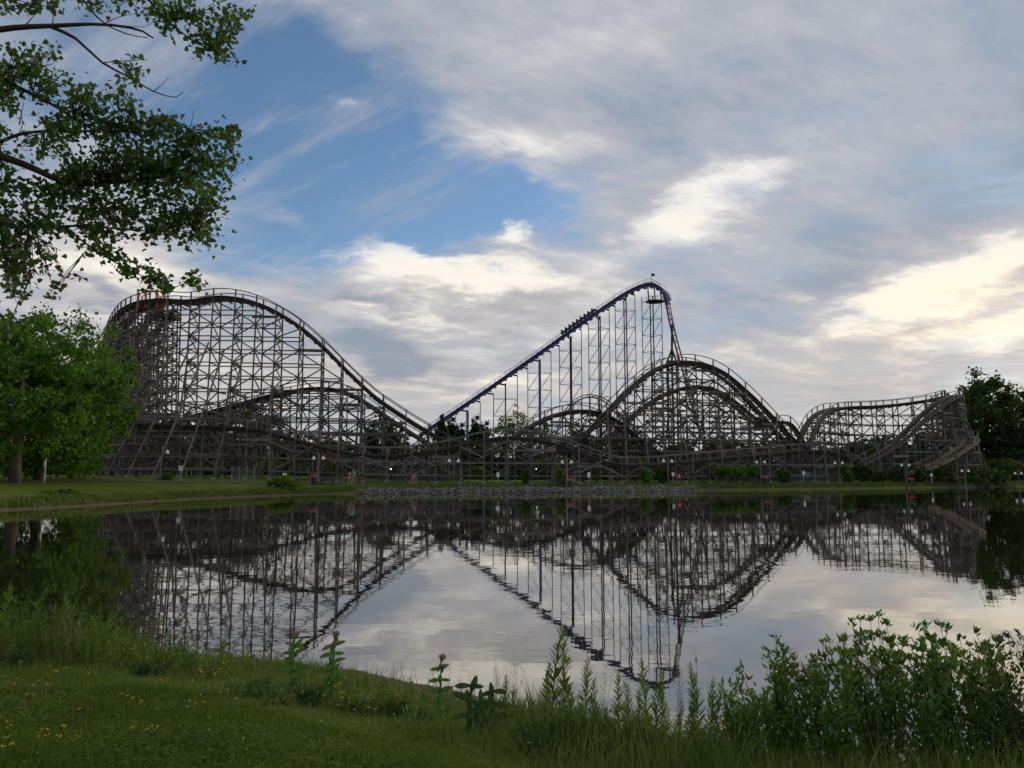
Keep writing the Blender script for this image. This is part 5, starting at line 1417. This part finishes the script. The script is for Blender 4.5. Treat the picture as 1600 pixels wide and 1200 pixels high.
for a in ((20, 915, 1030, 80, 'leafy weeds at the left edge of the near bank', 'leaf_rod', 900), (75, 925, 1032, 70, 'dense weeds beside the dry seed heads', 'leaf_rod', 800), (130, 935, 1034, 70, 'bushy weeds between the dry seed heads and the water', 'leaf_rod', 800), (190, 955, 1038, 60, 'bushy yellow green weeds before the left reflection', 'leaf_rod', 420), (245, 978, 1044, 46, 'weeds with a leaning top before the left reflection', 'leaf_rod', 240), (300, 992, 1052, 40, 'pale weeds over the yellow flowers', 'leaf_rod', 200), (345, 1000, 1058, 30, 'last bushy weeds before the open water', 'leaf_rod', 180),
          (30, 1012, 1042, 40, 'low weeds coloured dark as a shadowed band below the left edge plants', 'leaf_milk_dark', 400), (225, 1036, 1056, 30, 'low weeds coloured dark as a shadowed band under the yellow flowers', 'leaf_milk_dark', 200), (400, 1062, 1088, 50, 'low weeds left of the milkweeds', 'leaf_milk', 420), (480, 1072, 1100, 50, 'low dark weeds between the two milkweeds', 'leaf_milk_dark', 420), (560, 1075, 1108, 50, 'low weeds right of the tallest milkweed', 'leaf_rod', 420), (610, 1080, 1116, 50, 'low yellow green weeds at the bare strip', 'leaf_rod', 420), (650, 1090, 1122, 40, 'low weeds left of the slim milkweed', 'leaf_milk', 360),  # first two clumps: dark leaf colour stands in for a shadowed band
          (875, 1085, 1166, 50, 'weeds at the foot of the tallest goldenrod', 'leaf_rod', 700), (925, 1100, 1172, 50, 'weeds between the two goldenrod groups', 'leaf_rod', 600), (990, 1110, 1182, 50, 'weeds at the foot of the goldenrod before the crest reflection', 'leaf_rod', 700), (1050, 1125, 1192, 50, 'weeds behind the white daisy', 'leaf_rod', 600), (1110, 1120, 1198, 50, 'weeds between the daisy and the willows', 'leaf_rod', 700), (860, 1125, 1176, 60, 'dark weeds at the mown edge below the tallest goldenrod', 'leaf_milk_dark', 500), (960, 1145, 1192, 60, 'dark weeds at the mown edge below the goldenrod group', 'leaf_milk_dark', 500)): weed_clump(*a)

# feathery grass stems with seed heads
def seed_grass():
    o = empty('seed_grass', (0, 0, 0), 'x', 'plant'); r = MB(); T = []
    for s in range(5):
        a = random.uniform(0, 6.28); b = random.uniform(.04, .16); hh = random.uniform(.75, 1)
        pts = [(math.cos(a) * b * f * f, math.sin(a) * b * f * f, hh * f) for f in np.linspace(0, 1, 6)]; r.tube(pts, [.0022, .002, .0018, .0015, .0012, .0008], 4)
        for k in range(9):
            f = .62 + .38 * k / 9; c = Vector((math.cos(a) * b * f * f, math.sin(a) * b * f * f, hh * f)); e = c + Vector((random.gauss(0, .03), random.gauss(0, .03), .04)); r.tube([c, e], [.001, .0008], 3); T.append(tuple(e))
    tag(r.build('stems', M['straw'], o), kind='stuff')
    T = np.array(T); Mx = frames(rng.normal(size=(len(T), 3)) + np.array([0, 0, 1.5])) * .022
    tag(link('seed_heads', scatter('seed_heads', *LEAF_OVAL, Mx, T, M['straw']), o), kind='stuff'); return o
sg = [seed_grass() for _ in range(3)]; sg_used = [False] * 3; sg_list = []
for i, (u, v0, v1) in enumerate([(85, 935, 1036), (70, 950, 1034), (105, 950, 1038), (95, 975, 1040), (120, 960, 1040), (480, 1010, 1088), (500, 1030, 1090), (610, 1030, 1102), (625, 1035, 1106), (590, 1035, 1100), (575, 1020, 1098), (555, 1030, 1096), (740, 1045, 1126), (775, 1025, 1130), (792, 1035, 1134), (782, 1050, 1130), (830, 1060, 1140), (808, 1030, 1138), (945, 1040, 1160), (1065, 1030, 1182), (700, 1060, 1120), (460, 1040, 1086), (720, 1070, 1122), (395, 1020, 1076), (372, 1030, 1070)]):
    k = i % 3; o = sg[k] if not sg_used[k] else copy_tree(sg[k]); sg_used[k] = True
    g = near_spot(u, v1); h = P(u, v0, g.y).z - g.z; o.location = g; o.scale = (h, h, h); o.rotation_euler = (0, 0, random.uniform(0, 6.28))
    sg_list.append((u, o))
for n, (u, o) in enumerate(sorted(sg_list, key=lambda q: q[0])):
    half = 'left of the slim milkweed' if u < 690 else 'right of the slim milkweed'; n = n if u < 690 else n - sum(1 for q in sg_list if q[0] < 690)
    tag(o, f'{ORD[n]} tuft of thin dry seed grass from the left, {half}', 'plant', 'seed grasses on the near bank')
# cattail-like spikes
for i, (u, v0, v1, lab) in enumerate(((1091, 1026, 1188, 'dark thin spike standing in the goldenrod'), (1132, 1057, 1190, 'shorter dark spike right of the first'))):
    g = near_spot(u, v1); h = P(u, v0, g.y).z - g.z; o = empty('reed_spike', g, lab, 'plant')
    r = MB(); r.tube([(0, 0, 0), (.004, 0, h)], [.0025, .0015], 5); r.build('stem', M['stem'], o); r = MB(); r.lathe((.004, 0, h - .055), [(.002, 0), (.0055, .008), (.0055, .045), (.002, .055)], 7); r.build('spike', M['hair_dark'], o)

# milkweed: broad paired leaves, each its own piece
def big_leaf_mesh(mat, name='leaf', w=.175):
    V, F = [], []; n = 7
    for i in range(n + 1):
        f = i / n; hw = w * math.sin(math.pi * min(1, f * .93 + .05)) ** .8 * (1 if i < n else .05)
        for k in (-1, -.5, 0, .5, 1): V.append((k * hw, f, .12 * abs(k) - .13 * f * f + .02 * math.sin(f * 9 + k * 2)))
    for i in range(n):
        for k in range(4): F.append((i*5+k, i*5+k+1, i*5+k+6, i*5+k+5))
    return mesh_np(name, V, F, M[mat], True)
leaf_me = big_leaf_mesh('leaf_milk'); leaf_dk = big_leaf_mesh('leaf_milk_dark')
blossom = MB()
for k in range(46):
    a, b = random.uniform(0, 6.28), random.uniform(-.5, 1.3); c = Vector((math.cos(a) * math.cos(b), math.sin(a) * math.cos(b), math.sin(b))) * .036 * random.uniform(.35, 1)
    blossom.lathe(c, [(.002, -.005), (.006, 0), (.007, .004), (.002, .009)], 5)
blossom_me = blossom.mesh('flower_head', M['pink'])
def milkweed(u, v0, v1, lab, pairs=7, leaf=.15, flowers=2, dark=False, group=None, lean=0.0):
    g = near_spot(u, v1); h = P(u, v0, g.y).z - g.z - (.03 if flowers else 0); o = empty('milkweed', g, lab, 'plant', group)
    r = MB(); r.tube([(0, 0, -.03), (lean * .3, 0, h * .5), (lean, 0, h)], [.008, .007, .004], 7); r.build('stem', M['stem'], o)
    for i in range(pairs):
        f = .14 + .80 * i / (pairs - 1); a0 = i * 1.57 + random.gauss(0, .2)
        for s in (0, math.pi):
            L = leaf * (1.0 - .35 * f if not dark else .75 + .4 * (1 - f)) * random.uniform(.85, 1.15); a = a0 + s + random.gauss(0, .12)
            lo = link('leaf', leaf_dk if dark else leaf_me, o); lo.location = (lean * f, 0, h * f)
            lo.rotation_mode = 'ZXY'
            lo.rotation_euler = (math.radians((40 + 24 * f if not dark else 42 + 25 * f) + random.gauss(0, 8)), random.gauss(0, .15), a); lo.scale = (L, L, L)
    for k in range(flowers):
        fo = link('flower_head', blossom_me, o); fo.location = (lean + random.gauss(0, .012), random.gauss(0, .012), h + .02 - .085 * k); fo.scale = (1 - .15 * k,) * 3
milkweed(457, 990, 1086, 'flowering milkweed left of the tallest one', 11, .155, 1, group='milkweed on the near bank')
milkweed(517, 990, 1098, 'tallest flowering milkweed with broad leaves', 13, .16, 2, group='milkweed on the near bank', lean=.02)
milkweed(687, 1026, 1118, 'slim milkweed with two pink flower heads over the bare strip', 9, .135, 2, group='milkweed on the near bank', lean=.01)
milkweed(735, 1068, 1140, 'dark young milkweed with rosette of pointed leaves', 6, .17, 0, True, group='milkweed on the near bank')
milkweed(770, 1076, 1142, 'second dark young milkweed right of the rosette', 6, .15, 0, True, group='milkweed on the near bank')
milkweed(752, 1095, 1146, 'short dark young milkweed between two taller ones', 5, .14, 0, True, group='milkweed on the near bank')

# willow shrubs at the right
def willow(u, v1, tops, lab, mat='leaf_willow', leafL=.078, temp=LEAF_OVAL, per=60, D=None):
    g = near_spot(u, v1) if D is None else Vector((slope(u, HOR)[0] * D, D, max(-.2, gz(slope(u, HOR)[0] * D, D))))
    o = empty('willow_shrub', g, lab, 'shrub', 'willow shrubs on the near bank')
    T, Dr, S = [], [], []
    for (ut, vt) in tops:
        e = P(ut, vt, g.y + random.gauss(0, .28)) - g; s = Vector((e.x * .35 + random.gauss(0, .04), random.gauss(0, .1), -.05))
        mid = s.lerp(e, .5) + Vector((-(e.x - s.x) * .12 + random.gauss(0, .05), random.gauss(0, .06), .02))
        pts = smooth_path([s, mid, e], .06); n = len(pts)
        r = MB(); r.tube(pts, [.008 - .0065 * i / n for i in range(n)], 5); r.build('stem', M['stem'], o, smooth=True)
        Ltot = e.z
        for k in range(int(per * 1.3 * max(.5, Ltot))):
            f = .04 + .96 * random.random(); q = pts[min(n - 1, int(f * n))]
            side = 0.12 * (1 - f) ** 1.4 + .012
            T.append((q.x + random.gauss(0, side), q.y + random.gauss(0, side), q.z + random.gauss(0, side * .8)))
            a = random.uniform(0, 6.28); Dr.append((math.cos(a), math.sin(a), random.uniform(.3, 1.9))); S.append(leafL * random.uniform(.65, 1.2) * (1 - .35 * max(0, f - .8) / .2))
    S = np.array(S); Mx = frames(np.array(Dr), flat=.25) * np.stack([S * .72, S, S], 1)[:, None, :]
    tag(link('foliage', scatter('foliage', *temp, Mx, np.array(T), M[mat]), o), kind='stuff')
    return o
def jit(lst, n, ju, jv): return lst + [(random.choice(lst)[0] + random.gauss(0, ju), random.choice(lst)[1] + abs(random.gauss(0, jv)) + 12) for _ in range(n)]
willow(1165, 1196, jit([(1150, 1052), (1158, 1046), (1145, 1075), (1175, 1085), (1190, 1090)], 10, 18, 40), 'low reddish tipped willow at the left end of the shrubs', per=75, D=6.5)
willow(1225, 1202, jit([(1212, 1000), (1222, 1012), (1240, 1030), (1270, 1028), (1200, 1030)], 14, 22, 45), 'willow shrub with one tall sprig left of the tallest', per=80, D=6.4)
willow(1300, 1206, jit([(1285, 1005), (1300, 1020), (1318, 1000), (1270, 1035), (1295, 1000)], 16, 22, 50), 'dense willow shrub just left of the tallest one', per=90, D=6.5)
willow(1360, 1208, jit([(1330, 975), (1345, 968), (1360, 970), (1372, 962), (1385, 975), (1395, 1000), (1350, 990)], 18, 22, 50), 'tallest willow shrub on the near bank', per=90, D=6.7)
willow(1440, 1210, jit([(1435, 985), (1445, 980), (1470, 978), (1478, 985), (1455, 1000), (1425, 1015)], 18, 24, 50), 'broad leaved shrub right of the tallest willow', 'leaf_milk', .085, per=75, D=6.5)
willow(1510, 1212, jit([(1500, 1000), (1525, 988), (1515, 1010), (1540, 1010), (1490, 1020)], 18, 22, 50), 'willow shrub second from the right edge', per=85, D=6.3)
willow(1580, 1214, jit([(1560, 1000), (1575, 995), (1590, 990), (1600, 1000), (1545, 1010), (1625, 990)], 22, 24, 50), 'darkest willow shrub at the right edge', 'leaf_dark', .06, per=95, D=6.2)
